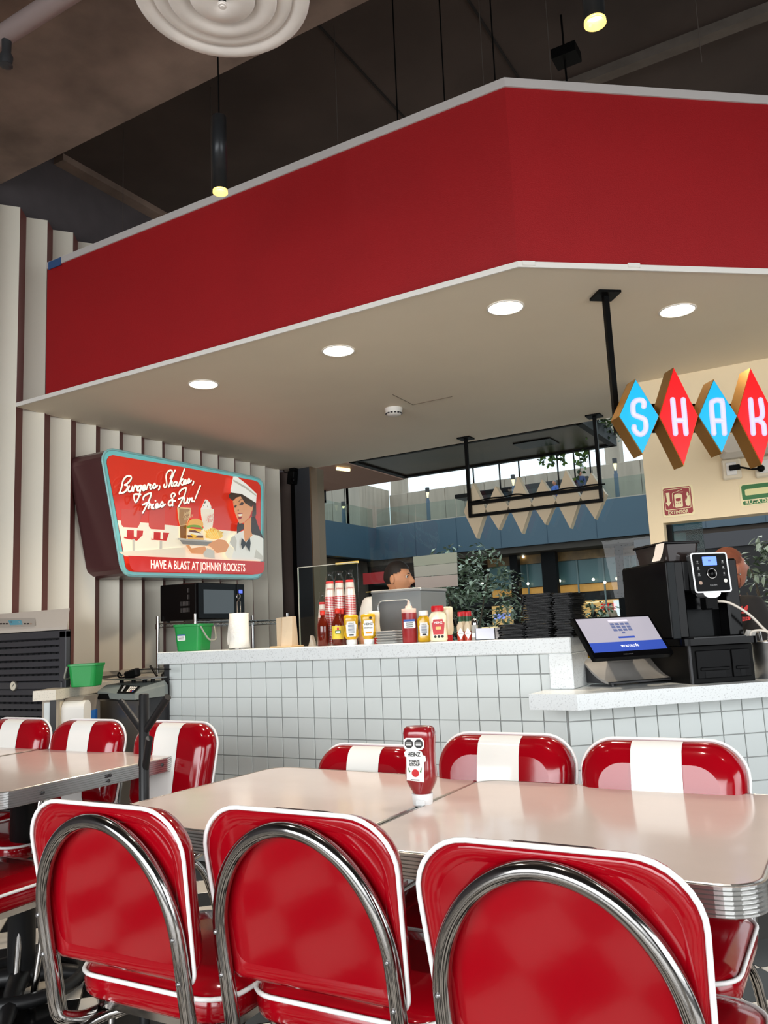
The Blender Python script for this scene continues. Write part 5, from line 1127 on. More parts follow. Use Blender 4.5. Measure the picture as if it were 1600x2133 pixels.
# ================================================================== TILL
BL = pz(1239, 1372, 1.026); BR = pz(1404.7, 1361, 1.026); bd_ = (BR-BL).normalized()
TL = ppl(1191.5, 1288, BL, tuple(bd_)); TR = TL + (BR-BL)*.985; up_ = (TL-BL)
POS = thing('till', 'touchscreen till with tilted display on the lower quartz shelf', 'till', tuple(Vector(((BL.x+BR.x)/2-.06, (BL.y+BR.y)/2+.05, .8955))), math.atan2(bd_.y, bd_.x))
nrm = (BR-BL).cross(TL-BL).normalized()
def scr(u, v): return BL + (BR-BL)*u + up_*v
b = MB(); ol_ = [scr(u, v) for u, v in rrect(0, 1, 0, 1, .03, 4)]; b.loft([[p-nrm*.022 for p in ol_], [p for p in ol_]], 0, False); local(b, POS).build('screen_case', m_blackgloss, POS, fix=True)
A = Print(scr, nrm, .0005); sw = mat('screen_white', (120, 116, 124), .3, emit=.5, emitc=(206, 202, 216)); sbl = mat('screen_blue', (50, 74, 160), .25, emit=.35); sgr = mat('screen_grey', (90, 100, 140), .3, emit=.22)
A.p([(.035, .17), (.955, .17), (.975, .965), (.03, .965)], sw); A.p([(.03, .13), (.955, .13), (.96, .36), (.032, .36)], sbl)
for r_ in range(3):
    for c_ in range(4): A.p([(.42+.065*c_, .62+.075*r_), (.47+.065*c_, .62+.075*r_), (.47+.065*c_, .675+.075*r_), (.42+.065*c_, .675+.075*r_)], sgr, True)
A.p([(.42, .86), (.67, .86), (.67, .905), (.42, .905)], mat('screen_field', (200, 196, 214), .3, emit=.45), True); A.p([(.51, .555), (.55, .555), (.55, .6), (.51, .6)], sgr, True); A.p([(.43, .44), (.64, .44), (.64, .485), (.43, .485)], sbl, True)
A.build('screen', POS)
fit_text('wansoft', mat('screen_text', (236, 238, 250), .3, emit=.8), POS, scr, (.395, .222), (.62, .222), (.395, .30), .002, nrm)
fit_text('micros', mat('bezel_text', (110, 110, 112), .4), POS, scr, (.37, .045), (.49, .045), (.37, .075), .0008, nrm)
# wedge-shaped foot: a swept grey shell between dark cheeks, on rubber feet
f0 = pz(1213, 1423, .8955); fl = pz(1280, 1431, .8955); fr = pz(1372, 1420, .8955)
ax = Vector((bd_.x, bd_.y, 0)).normalized(); dp = Vector((-ax.y, ax.x, 0))
ex = Vector(fl) - ax*.02 - dp*.005
pf = [(0, .018), (.05, .03), (.11, .06), (.16, .095), (.20, .11), (.24, .105), (.255, .08), (.255, .02)]
wl = (fr-fl).length + .06
def fp(u, d, z): return ex + ax*u + dp*d + Vector((0, 0, z))
b = MB(); b.loft([[fp(0, d, z) for d, z in pf] + [fp(0, .25, .012), fp(0, 0, .012)], [fp(wl, d, z) for d, z in pf] + [fp(wl, .25, .012), fp(wl, 0, .012)]], 0, False); local(b, POS).build('stand_core', m_darkgrey, POS, fix=True)
top = smooth_path([fp(0, d, z) for d, z in pf[:7]], 4); b = MB(); b.loft([[p-ax*.012 + Vector((0, 0, .004)) for p in top], [p+ax*(wl+.012) + Vector((0, 0, .004)) for p in top]], 0, True, False, False, False)
b.loft([[p-ax*.012 + Vector((0, 0, .004)) for p in top], [p-ax*.012 - Vector((0, 0, .006)) for p in top]], 0, True, False, False, False); local(b, POS).build('stand_shell', mat('till_grey', (150, 147, 143), .4, metal=.2), POS)
neck0 = fp(wl*.5, .15, .09); neck1 = scr(.5, .18)-nrm*.02
b = MB(); sd = ax*.055; b.loft([[neck0-sd, neck0+sd, neck0+sd+dp*.04, neck0-sd+dp*.04], [neck1-sd, neck1+sd, neck1+sd+dp*.03, neck1-sd+dp*.03]], 0, False); local(b, POS).build('neck', mat('till_grey', (108, 106, 104)), POS, fix=True)
for u, d in ((.03, .03), (wl-.03, .03), (.03, .23), (wl-.03, .23)):
    b = MB(); p = fp(u, d, 0); b.lathe([(.009, 0), (.008, .014)], 10, M=Matrix.Translation(p)); local(b, POS).build('foot', m_iron, POS)
c0 = pz(1198, 1425, .897)
t = thing('till_cable', 'short white cable lying under the till', 'cable', (f0.x, f0.y, .8985)); b = MB(); b.tube(smooth_path([(-.03, .0, 0), (.02, -.03, 0), (.08, -.02, 0), (.12, .02, 0)], 5), .003, 6); b.build('cord', m_white, t)
# yellow card and dark printer behind the till
p = py(1212, 1375, 3.8); t = thing('yellow_menu', 'yellow printed card standing behind the till', 'card', (p.x, 3.80, .8955), .35); k = mpx(1212, 1375, 3.8)
b = MB(); b.box(-14*k, 26*k, 0, .006, 0, 70*k); b.build('card', mat('card_yellow', (232, 200, 40), .5), t)
for q in range(4): b = MB(); b.box(0*k, 22*k, -.002, 0, (52-8*q)*k, (55-8*q)*k); b.build('print_line', m_capr, t)
p = py(1228, 1385, 3.72); t = thing('receipt_printer', 'small dark receipt printer half hidden behind the till', 'printer', (p.x+.03, 3.74, .8955), .6)
b = MB(); b.box(-.07, .07, -.05, .07, 0, .1, bev=.008); b.build('body', m_darkgrey, t); b = MB(); b.box(-.06, .06, -.052, -.05, .05, .06); b.build('slot', m_black, t)

# ================================================================== COFFEE MACHINE
CA = math.radians(41)
KU = thing('knock_box', 'black drawer base under the coffee machine', 'drawer unit', (-.629, 3.563, .8955), CA)
b = MB(); b.box(0, .296, .006, .46, 0, .155, bev=.003); b.build('body', m_black, KU)
for (x0, x1) in ((.03, .185), (.193, .275)):
    b = MB(); b.box(x0, x1, -.004, .006, .02, .135, bev=.003); dr = b.build('drawer', mat('drawer_black', (14, 14, 15), .4, spec=.1), KU)
    b = MB(); b.box(x0+.012, x1-.012, -.012, -.003, .052, .066, bev=.003); b.build('handle', mat('drawer_black', (24, 24, 26)), dr)
    b = MB(); b.box(x0+.03, x1-.03, -.0055, -.003, .024, .05); b.build('recess', m_blackgloss, dr)
b = MB(); b.box(-.002, .008, .0, .01, 0, .157); b.build('edge_strip', m_darkgrey, KU)
CM = thing('coffee_machine', 'black bean-to-cup coffee machine with silver framed control panel', 'coffee machine', (-.629, 3.563, 1.0515), CA)
z0 = .156
b = MB(); b.box(-.055, .025, .02, .42, .03, .357, bev=.008); b.box(.025, .225, .1, .42, .03, .357, bev=.004); b.box(.222, .285, .03, .42, .03, .36, bev=.008); b.box(.02, .23, .03, .42, .225, .357, bev=.006); b.build('body', m_blackgloss, CM)
b = MB(); b.box(-.055, -.02, .012, .022, .03, .352, bev=.003); b.build('front_pillar', mat('pillar_black', (20, 24, 26), .3, spec=.1), CM)
b = MB(); b.box(.028, .18, .092, .1, .035, .15); b.build('back_plate', mat('plate_dark', (26, 28, 29), .4, spec=.1), CM)
b = MB(); b.loft([[(x, y, .003) for x, y in rrect(-.055, .29, -.06, .42, .03, 4)], [(x, y, .03) for x, y in rrect(-.055, .29, -.06, .42, .03, 4)]], 0, False); dt = b.build('drip_tray', m_blackgloss, CM)
b = MB(); b.box(0, .24, -.045, .09, .03, .034); b.build('grille', m_iron, dt)
PM_ = Matrix.Translation((.05, -.008, .216)) @ Matrix.Rotation(math.radians(-4), 4, 'X')
b = MB(); b.prism(rrect(0, .172, 0, .17, .012, 4), 0, .03, M=PM_ @ frame_M((0, .03, 0), (1, 0, 0), (0, 0, 1))); pn = b.build('control_panel', m_steel, CM)
FP = PM_ @ frame_M((0, -.0005, 0), (1, 0, 0), (0, 0, 1))
flat_on(pn, FP, rrect(.008, .164, .006, .164, .008, 4), mat('panel_glass', (5, 5, 6), .35, spec=.08), 'glass_front', .001)
F2 = FP @ Matrix.Translation((0, 0, .0015))
flat_on(pn, F2, rrect(.052, .118, .115, .152, .002, 2), mat('lcd_blue', (90, 130, 250), .3, emit=1.0, emitc=(84, 124, 250)), 'display'); flat_on(pn, F2 @ Matrix.Translation((0, 0, .001)), [(.078, .132), (.09, .132), (.09, .139), (.078, .139)], sbl, 'display_icon', .0003)
b = MB(); b.lathe([(.023, 0), (.023, .004), (.019, .005), (.019, .002)], 28, 0); b.v = [F2 @ Matrix.Translation((.086, .080, 0)) @ v for v in b.v]; dial = b.build('dial', m_chrome, pn)
b = MB(); b.lathe([(.0185, .003), (.016, .006), (.004, .007)], 24, 0); b.v = [F2 @ Matrix.Translation((.086, .080, 0)) @ v for v in b.v]; b.build('dial_cap', m_blackgloss, pn)
for (x, y, r_) in ((.028, .132, .004), (.028, .106, .004), (.028, .080, .004), (.145, .132, .004), (.145, .106, .004), (.145, .080, .004)):
    flat_on(pn, F2, circ(x, y, r_, 10), mat('icon_grey', (150, 150, 150), .4), 'icon', .0005); flat_on(pn, F2, [(x-.006, y-.009), (x+.006, y-.009), (x+.006, y-.0075), (x-.006, y-.0075)], mat('icon_grey', (150, 150, 150)), 'icon_text', .0005)
flat_on(pn, F2, circ(.03, .042, .008, 14), mat('icon_bronze', (170, 140, 120), .4), 'power_button'); flat_on(pn, F2, circ(.147, .048, .0085, 14), m_white, 'start_button')
text_obj('KALERM', mat('icon_grey', (150, 150, 150)), parent_world(CM) @ F2 @ Matrix.Translation((.088, .028, .0005)), .009, pn)
b = MB(); b.loft([[(.125+.04*math.cos(PI+PI*i/12), -.012, .215+.022*math.sin(PI+PI*i/12)) for i in range(13)], [(.125+.04*math.cos(PI+PI*i/12), .05, .215+.022*math.sin(PI+PI*i/12)) for i in range(13)]], 0, False); b.build('spout_cover', mat('spout_silver', (190, 190, 190), .3, metal=.7), CM, fix=True)
b = MB(); b.box(.10, .155, -.005, .05, .145, .2, bev=.006); b.box(.122, .15, -.008, .0, .146, .152); b.build('spout', m_black, CM)
b = MB(); b.loft([[(x, y, .358) for x, y in rrect(-.03, .12, .06, .3, .015, 3)], [(x, y, .43) for x, y in rrect(-.04, .125, .05, .31, .015, 3)]], 0, False); hop = b.build('bean_hopper', mat('smoky_plastic', (44, 36, 34), .1, coat=.4), CM)
b = MB(); b.box(-.045, .13, .045, .315, .43, .442, bev=.004); b.build('hopper_lid', m_blackgloss, CM)
b = MB(); pts = [(-.047, .1, .435), (-.055, .1, .41), (-.06, .1, .39), (-.075, .1, .36)]
b.loft([[Vector(p) for p in pts], [Vector(p)+Vector((0, -.07, 0)) for p in pts]], 0, True, False, False, False); b.build('receipt', mat('receipt_paper', (232, 224, 216), .7), CM)
q0 = pz(1519, 1257, 1.2)
b = MB(); b.tube(smooth_path([(.155, .02, .18), (.20, -.01, .17), (.27, -.03, .12), (.33, -.03, .06), (.38, -.02, .02)], 6), .0055, 8); b.build('milk_tube', mat('tube_cream', (222, 212, 198), .4), CM)
b = MB(); b.tube(smooth_path([(.285, .0, .02), (.29, -.01, .045), (.32, -.03, .05), (.38, -.03, .035), (.42, -.02, .03)], 6), .005, 8); b.build('milk_tube', mat('tube_cream', (222, 212, 198)), CM)
# cutlery pot at the picture edge
p = pz(1606, 1411, .8955); t = thing('cutlery_pot', 'stainless cutlery pot beside the coffee machine at the picture edge', 'pot', (p.x, p.y, .8955))
b = MB(); b.lathe([(.062, 0), (.064, .004), (.068, .15), (.071, .155), (.067, .157), (.06, .01)], 28, cap1=False); b.build('pot', m_steel, t)
for i in range(9):
    a_ = i*.7; b = MB(); b.tube([(.02*math.cos(a_), .02*math.sin(a_), .02), (.05*math.cos(a_), .05*math.sin(a_), .18), (.055*math.cos(a_), .055*math.sin(a_), .195)], [.003, .004, .006], 6); b.build('cutlery_handle', m_steel, t)
b = MB(); b.add([(-.06, -.02, .15), (-.03, -.05, .2), (-.07, -.06, .21), (-.09, -.03, .17)], [(0, 1, 2, 3)]); b.build('napkin', m_white, t)

# ================================================================== LEFT CORNER
HZ = .95; A0, B0 = Vector((-3.70, 2.735, 0)), Vector((-3.625, 2.815, 0)); C0, D0 = Vector((-4.34, 4.30, 0)), Vector((-4.54, 4.15, 0))
HW = thing('half_wall', 'tiled half wall with a stone cap beside the air cooler', 'half wall', tuple((A0+B0)/2))
b = MB(); b.prism([(p.x, p.y) for p in (A0, B0, C0, D0)], HZ-.052, HZ); local(b, HW).build('cap', quartz('cap_stone', (214, 206, 190)), HW, fix=True)
hd = (C0-B0).normalized(); hn = Vector((hd.y, -hd.x, 0))
i0, i1 = B0+hd*.05-hn*.02, A0+hd*.06+hn*.02
b = MB(); b.prism([(p.x, p.y) for p in (i1, i0, C0-hn*.02, D0+hn*.02)], 0, HZ-.052); local(b, HW).build('body', mat('half_wall_grout', (170, 160, 146), .8), HW, fix=True)
for c_ in range(9):
    for r_ in range(5):
        q = i0 + hd*(.03+c_*.15) + hn*.001; b = MB(); b.box(0, .145, -.004, 0, HZ-.06-.15*(r_+1), HZ-.06-.15*r_-.005, M=frame_M(q, hd, (-hn.x, -hn.y, 0))); 
        local(b, HW).build('tile', mat('beige_tile', (206, 192, 168), .3), HW)
for r_ in range(5):
    e_ = (i0-i1); q = i1-hd*.001; b = MB(); b.box(.01, e_.length-.03, -.003, 0, HZ-.06-.15*(r_+1), HZ-.06-.15*r_-.005, M=frame_M(q, e_, hd)); local(b, HW).build('tile', m_tile, HW)
b = MB(); b.box(0, .03, -.004, .01, 0, HZ-.052, M=frame_M(i0-hd*.004-e_.normalized()*.03, e_, hd)); local(b, HW).build('corner_trim', m_darkgrey, HW)
# towel dispenser on the half wall
dpp = ppl(152, 1500, i0, tuple(hn)); t = thing('towel_dispenser', 'smoky hand towel dispenser with a white front on the half wall', 'dispenser', (dpp.x+hn.x*.008, dpp.y+hn.y*.008, dpp.z-.06), math.atan2(hd.y, hd.x))
b = MB(); b.prism(rrect(-.13, .1, -.12, .19, .05, 5), 0, .1, M=frame_M((0, 0, 0), (1, 0, 0), (0, 0, 1))); b.build('cover', mat('smoky_cover', (150, 140, 128), .15), t)
b = MB(); b.prism(rrect(-.15, -.06, -.14, .17, .04, 5), 0, .12, M=frame_M((0, 0, 0), (1, 0, 0), (0, 0, 1))); b.build('front', m_white, t)
flat_on(t, frame_M((0, -.101, .05), (1, 0, 0), (0, 0, 1)), rrect(-.03, .06, 0, .06, .004, 2), mat('label_blue2', (40, 110, 190), .5), 'label'); flat_on(t, frame_M((0, -.101, .05), (1, 0, 0), (0, 0, 1)), rrect(-.045, .075, -.045, -.01, .004, 2), mat('label_pale', (190, 186, 180), .5), 'label')
# green bucket on the cap
p = pz(172, 1431, HZ); k = (np.array(p)-CO) @ CF/FPX; bucket('green plastic bucket on the half wall beside the air cooler', (p.x-.03, p.y+.05, HZ+.0005), 60*k, .15, 47*k, -1, .5)
# air cooler
YA = 3.0
def ac(X, Y): return py(X/8, 1270+Y/8, YA)
xr = ac(1125, 600).x; xl = -4.46; zt_ = ac(1000, 335).z; ztop = ac(900, 135).z+.02
AC = thing('air_cooler', 'tall evaporative air cooler with dark louvres and a beige control top', 'air cooler', ((xl+xr)/2, YA, 0))
lx = lambda x: x-(xl+xr)/2
w_ = (xr-xl)/2
b = MB(); b.loft([[(-w_, .02, 0), (w_, .02, 0), (w_-.46, .36, 0), (-w_, .36, 0)], [(-w_, .02, zt_), (w_, .02, zt_), (w_-.46, .36, zt_), (-w_, .36, zt_)]], 0, False); b.build('cabinet', mat('cooler_back', (34, 34, 36), .5), AC)
b = MB(); b.loft([[(-w_-.005, -.01, zt_), (w_+.008, -.01, zt_), (w_-.46, .37, zt_), (-w_, .37, zt_)], [(-w_-.005, -.01, zt_+.016), (w_+.008, -.01, zt_+.016), (w_-.46, .37, zt_+.016), (-w_, .37, zt_+.016)], [(-w_, .06, ztop+.03), (w_-.06, .06, ztop+.03), (w_-.42, .33, ztop+.03), (-w_, .33, ztop+.03)]], 0, False); b.build('top_cover', mat('cooler_beige', (196, 186, 174), .45), AC, fix=True)
def actop(X, Y):      # on the sloping front of the cover
    n_ = Vector((0, -(ztop+.014-zt_), .07)); return ppl(X/8, 1270+Y/8, (xr, YA-.012, zt_+.016), tuple(n_.normalized()))
ntop = Vector((0, -(ztop+.014-zt_), .07)).normalized()
A = Print(actop, ntop, .0008); A.p([(-20, 148), (560, 138), (585, 145), (598, 262), (575, 278), (-20, 298)], mat('panel_grey', (168, 160, 150), .5)); A.p([(140, 182), (355, 175), (382, 252), (172, 260)], mat('cooler_lcd', (70, 130, 146), .2, emit=.25))
for x0 in (0, 48, 98, 400, 450, 498): A.p([(x0, 226), (x0+36, 225), (x0+38, 246), (x0+2, 247)], m_lablk if x0 != 498 else mat('icon_bronze', (170, 140, 120)), True)
A.p([(175, 190), (198, 189), (200, 222), (185, 222)], m_capr, True); A.p([(305, 198), (335, 196), (338, 218), (310, 220)], m_lab, True); A.build('control_panel', AC)
m_louv = mat('louvre_dark', (58, 58, 62), .45)
b = MB(); b.box(w_-.055, w_, -.012, .02, .05, zt_-.006, bev=.004); b.box(-w_, w_, -.012, .02, zt_-.045, zt_-.004, bev=.004); b.build('grille_frame', m_louv, AC)
lv = MB(); n_ = 14; pts0 = []
for i in range(n_+1):
    u = -w_ + (2*w_-.03)*i/n_; bow = .018*(1-((i/n_)**6)); pts0.append((u, -bow))
lv.loft([[(u, y, 0) for u, y in pts0], [(u, y-.006, -.026) for u, y in pts0], [(u, y+.004, -.028) for u, y in pts0], [(u, y+.012, -.002) for u, y in pts0], [(u, y, 0) for u, y in pts0]], 0, False, False, False, False); lme = lv.mesh('louvre', m_louv)
nl = 0; z = zt_-.055
while z > .12:
    if abs(z-(ac(300, 1265).z+.02)) > .03: inst(lme, 'louvre', AC, (0, -.002, z))
    z -= .0385
zg = ac(300, 1265).z; b = MB(); b.box(-w_, w_-.02, -.022, .0, zg-.022, zg+.022, bev=.006); b.build('middle_bar', m_louv, AC)
for i in range(12): b = MB(); xq = -w_+.05*i+.03; b.box(xq, xq+.004, .004, .02, .1, zt_-.05) if xq < w_-.06 else None; b.build('grille_rib', mat('rib_dark', (40, 40, 42), .5), AC) if xq < w_-.06 else None
g = ac(300, 1265); b = MB(); b.lathe([(.03, 0), (.03, .008), (.026, .01)], 24, M=Matrix.Translation((lx(g.x), -.022, g.z)) @ Matrix.Rotation(PI/2, 4, 'X')); gg = b.build('gauge', mat('gauge_rim', (70, 66, 62), .4), AC)
b = MB(); b.lathe([(.025, .0105), (.002, .011)], 24, M=Matrix.Translation((lx(g.x), -.022, g.z)) @ Matrix.Rotation(PI/2, 4, 'X')); b.build('gauge_face', mat('gauge_face', (214, 206, 186), .5), gg)
b = MB(); b.tube([(lx(g.x)-.004, -.034, g.z-.004), (lx(g.x)+.012, -.034, g.z+.014)], .0015, 5); b.build('needle', m_black, gg)
# steel fridge, dark shelf unit, scale
YF = 3.2; f0_, f1_ = py(196, 1500, YF), py(292, 1500, YF); fz = py(250, 1455, YF).z
t = thing('steel_fridge', 'low brushed steel fridge behind the coat stand', 'fridge', ((f0_.x+f1_.x)/2, YF, 0)); w_ = (f1_.x-f0_.x)/2
b = MB(); b.box(-w_, w_, .025, .3, 0, fz, bev=.006); b.build('body', m_darkgrey, t); b = MB(); b.box(-w_, w_, 0, .025, .06, fz-.006, bev=.008); b.build('door', mat('fridge_steel', (126, 124, 122), .32, metal=.85, noise=.12, nscale=5), t)
b = MB(); b.box(w_+.002, w_+.03, -.02, .01, .3, fz-.03, bev=.006); b.build('handle', m_iron, t)
YU = 3.78; f1_ = py(296, 1500, YU); f2_ = py(372, 1500, YU)
t = thing('shelf_unit', 'dark open shelf unit between fridge and tiled counter', 'shelf unit', ((f1_.x+f2_.x)/2, YU, 0)); w2 = (f2_.x-f1_.x)/2
b = MB(); b.box(-w2, w2, .2, .24, 0, fz, 0); b.box(-w2, -w2+.02, 0, .24, 0, fz); b.box(w2-.02, w2, 0, .24, 0, fz); b.build('frame', m_black, t)
for zz in (fz-.02, fz-.18, .4): b = MB(); b.box(-w2+.02, w2-.02, 0, .2, zz, zz+.018); b.build('shelf', m_darkgrey, t)
b = MB(); b.box(-w2+.04, w2-.03, .02, .18, fz-.16, fz-.08); b.build('folded_cloths', mat('cloth_beige', (176, 158, 140), .9), t)
# label scale on the fridge
k = mpx(270, 1450, YF); sp = py(268, 1452, YF+.02)
t = thing('label_scale', 'grey price scale with keypad on the steel fridge', 'scale', (sp.x, YF+.04, fz+.0005), 0)
W = 60*k
b = MB(); b.loft([[(-W, -.1, .012), (W*.25, -.12, .0), (W, -.12, .0), (W, .12, .0), (-W, .12, .0)], [(-W*.98, -.1, .045), (W*.25, -.12, .03), (W*.98, -.12, .03), (W*.98, .12, .06), (-W*.98, .12, .07)], [(-W*.85, -.06, .075), (W*.1, -.07, .072), (W*.9, -.06, .06), (W*.9, .11, .085), (-W*.85, .11, .085)]], 0, False); b.build('body', mat('scale_grey', (120, 126, 122), .4), t)
b = MB(); b.loft([[(W*.15, -.122, .034), (W*.95, -.122, .034), (W*.86, -.064, .064), (W*.02, -.072, .074)], [(W*.15, -.124, .037), (W*.95, -.124, .037), (W*.86, -.066, .067), (W*.02, -.074, .077)]], 0, False); kp_ = b.build('keypad', m_black, t, fix=True)
def kf(u, v): return Vector((W*.15, -.1245, .0375)).lerp(Vector((W*.95, -.1245, .0375)), u).lerp(Vector((W*.02, -.0745, .0775)).lerp(Vector((W*.86, -.0665, .0675)), u), v)
for r_ in range(3):
    for c_ in range(4):
        u0, v0 = .55+.1*c_, .1+.28*r_; b = MB(); b.poly3([kf(u0, v0), kf(u0+.075, v0), kf(u0+.075, v0+.2), kf(u0, v0+.2)]); b.v = [v+Vector((0, -.001, .001)) for v in b.v]
        b.build('key', mat('key_%d' % (c_ if r_ == 0 and c_ > 1 else 9), {2: (196, 60, 60), 3: (60, 90, 170)}.get(c_, (226, 222, 212)) if r_ == 0 and c_ > 1 else (226, 222, 212), .5), kp_)
b = MB(); b.poly3([kf(.2, .15), kf(.3, .15), kf(.3, .9), kf(.2, .9)]); b.v = [v+Vector((0, -.001, .001)) for v in b.v]; b.build('label_strip', mat('strip_grey', (160, 160, 160), .5), kp_)
for q in (-.7, -.1, .45, .85): b = MB(); b.lathe([(.012, .08), (.012, .1)], 10, M=Matrix.Translation((W*q, 0.03, 0))); b.build('post', m_black, t)
b = MB(); b.box(-W*.95, W*.98, -.07, .12, .1, .106, bev=.002); b.build('platter', m_steel, t)
b = MB(); b.prism([(-.05+.0, 0), (.05, 0), (.035, .03), (-.035, .03)], 0, .012, M=frame_M((-W*.6, -.1, .002), (1, 0, 0), (0, 0, 1))); b.build('side_port', m_black, t)
gx = py(277, 1412, YF+.06); t = thing('cable_adapter', 'black adapter with a cable lying on the scale platter', 'adapter', (gx.x, YF+.06, fz+.1075))
b = MB(); b.box(-.05, .05, -.02, .02, 0, .045, bev=.008, M=Matrix.Rotation(-.22, 4, 'Y')); b.build('body', m_black, t)
b = MB(); b.tube(smooth_path([(-.05, 0, .012), (-.09, 0, .0), (-.12, 0, .012), (-.11, 0, .03), (-.09, .0, .01)], 5), .005, 6); b.tube(smooth_path([(.05, 0, .045), (.12, .02, .045), (.24, .05, .04)], 5), .004, 6); b.build('cable', m_black, t)
# wire rack with microwave
RX0, RX1, RY0, RY1 = -4.30, -3.945, 4.18, 5.22; RZ = py(410, 1292, 4.2).z-.006
t = thing('wire_rack', 'chrome wire shelf rack carrying the microwave along the slat wall', 'rack', ((RX0+RX1)/2, (RY0+RY1)/2, 0)); cx, cy = t.location.x, t.location.y
for x in (RX0, RX1):
    for y in (RY0, RY1): b = MB(); b.tube([(x-cx, y-cy, 0), (x-cx, y-cy, RZ+.05)], .0125, 10); b.lathe([(.016, RZ-.04), (.016, RZ-.005)], 10, M=Matrix.Translation((x-cx, y-cy, 0))); b.build('post', m_chrome, t)
for zz in (RZ, .55):
    b = MB()
    for i in range(12): xx = RX0+(RX1-RX0)*i/11-cx; b.tube([(xx, RY0-cy, zz-.003), (xx, RY1-cy, zz-.003)], .0025, 5)
    for y in (RY0, RY1): b.tube([(RX0-cx, y-cy, zz-.003), (RX1-cx, y-cy, zz-.003)], .004, 6); b.tube([(RX0-cx, y-cy, zz-.03), (RX1-cx, y-cy, zz-.03)], .003, 6)
    for x in (RX0, RX1):
        b.tube([(x-cx, RY0-cy, zz-.003), (x-cx, RY1-cy, zz-.003)], .004, 6); b.tube([(x-cx, RY0-cy, zz-.03), (x-cx, RY1-cy, zz-.03)], .003, 6)
        zg_ = [(x-cx, RY0-cy+(RY1-RY0)*i/40, zz-(.004 if i % 2 else .029)) for i in range(41)]; b.tube(zg_, .0022, 4)
    b.build('wire_shelf', m_chrome, t)
mw0 = py(410, 1213, 4.2); mx = py(333, 1250, 4.2).x; my = px(507, 1250, mw0.x).y
t = thing('microwave', 'black microwave oven on the wire rack', 'microwave', ((mx+mw0.x)/2, (4.2+my)/2, RZ+.001)); w_, d_, h_ = (mw0.x-mx)/2, (my-4.2)/2, mw0.z-RZ
b = MB(); b.box(-w_, w_-.012, -d_, d_, .012, h_, bev=.006); b.build('case', mat('microwave_black', (14, 12, 12), .35, spec=.15), t)
b = MB(); b.box(w_-.012, w_+.012, -d_, d_*.62, .014, h_-.002, bev=.004); dr = b.build('door', m_blackgloss, t)
b = MB(); b.box(w_+.012, w_+.014, -d_+.05, d_*.5, .05, h_-.05); b.build('door_window', mat('window_dark', (22, 22, 22), .05, coat=.6), dr)
b = MB(); b.box(w_-.012, w_+.012, d_*.64, d_, .014, h_-.002, bev=.004); cp_ = b.build('control_strip', m_blackgloss, t); b = MB(); b.box(w_+.012, w_+.0135, d_*.74, d_*.9, h_-.07, h_-.045); b.build('clock', mat('clock_blue', (90, 110, 250), .3, emit=1.0), cp_)
for (x0, z_, n_, hh) in ((.25, .11, 8, .03), (.25, .065, 8, .03), (.62, .2, 2, .03), (.62, .155, 2, .03)):
    for i in range(n_): b = MB(); xx = w_*x0+.011*i-.02; b.box(xx, xx+.004, -d_-.001, -d_+.002, z_, z_+hh); b.build('vent_slot', mat('slot_grey', (90, 88, 88), .5), t)
for x in (-1, 1):
    for y in (-1, 1): b = MB(); b.lathe([(.012, 0), (.012, .013)], 8, M=Matrix.Translation((x*(w_-.04), y*(d_-.04), 0))); b.build('foot', m_iron, t)
# small black stand with branches on the far side, by the rack post
p = py(328, 1425, 3.9); coat_stand('small black branched stand half hidden behind the counter end', (p.x, 3.95, 0), [(py(327, 1408, 3.95), py(313, 1387, 3.95)), (py(337, 1408, 3.95), py(352, 1390, 3.95))], py(332, 1404, 3.95).z, 'coat stands', .011)
# pale unit on the cream wall, mostly hidden by the diamond sign
p = py(1568, 945, 5.27); t = thing('wall_air_unit', 'pale rounded air unit on the cream wall behind the letter signs', 'air unit', (p.x+.12, 5.279, p.z))
b = MB(); b.loft([[(x, -.0, z) for x, z in rrect(-.3, .3, -.02, .13, .03, 4)], [(x, -.07, z) for x, z in rrect(-.3, .3, -.02, .13, .03, 4)], [(x, -.1, z) for x, z in rrect(-.27, .27, .01, .12, .03, 4)]], 0, False); b.build('case', mat('unit_grey', (200, 192, 178), .45), t, fix=True)
for i in range(4): b = MB(); b.box(-.18+.03*i, -.16+.03*i, -.075, -.069, -.012, -.004); b.build('slot', m_darkgrey, t)

# ================================================================== PEOPLE BEHIND THE COUNTER
def head_point(th, ph):
    """unit-ish head, +y = face; th around, ph from -pi/2 (chin) to pi/2 (crown)"""
    cx, cy, cz = math.cos(ph)*math.sin(th), math.cos(ph)*math.cos(th), math.sin(ph)
    x, y, z = cx*.076, cy*.096, cz*.118
    g = lambda a, s_: math.exp(-(a/s_)**2)
    low = max(0, -z/.118)
    x *= 1-.28*low**1.5; y = y*(1-.12*low) + (.012*low if cy > 0 else .03*low)
    if cy < 0: y *= 1.0+.04*g(z-.03, .05)
    if cy > 0:
        y += .034*g(x, .012)*g(z+.022, .017) + .019*g(x, .010)*g(z-.005, .02)       # nose tip and bridge
        y += .007*g(abs(x)-.028, .022)*g(z-.030, .010)                               # brow
        y -= .009*g(abs(x)-.031, .013)*g(z-.012, .011)                               # eye sockets
        y += .007*g(x, .022)*g(z+.055, .007) + .007*g(x, .020)*g(z+.068, .007) - .004*g(x, .026)*g(z+.0615, .003)   # lips
        y += .010*g(x, .020)*g(z+.098, .016)                                         # chin
        y += .005*g(abs(x)-.045, .02)*g(z+.02, .025)                                 # cheeks
    return Vector((x, y, z))
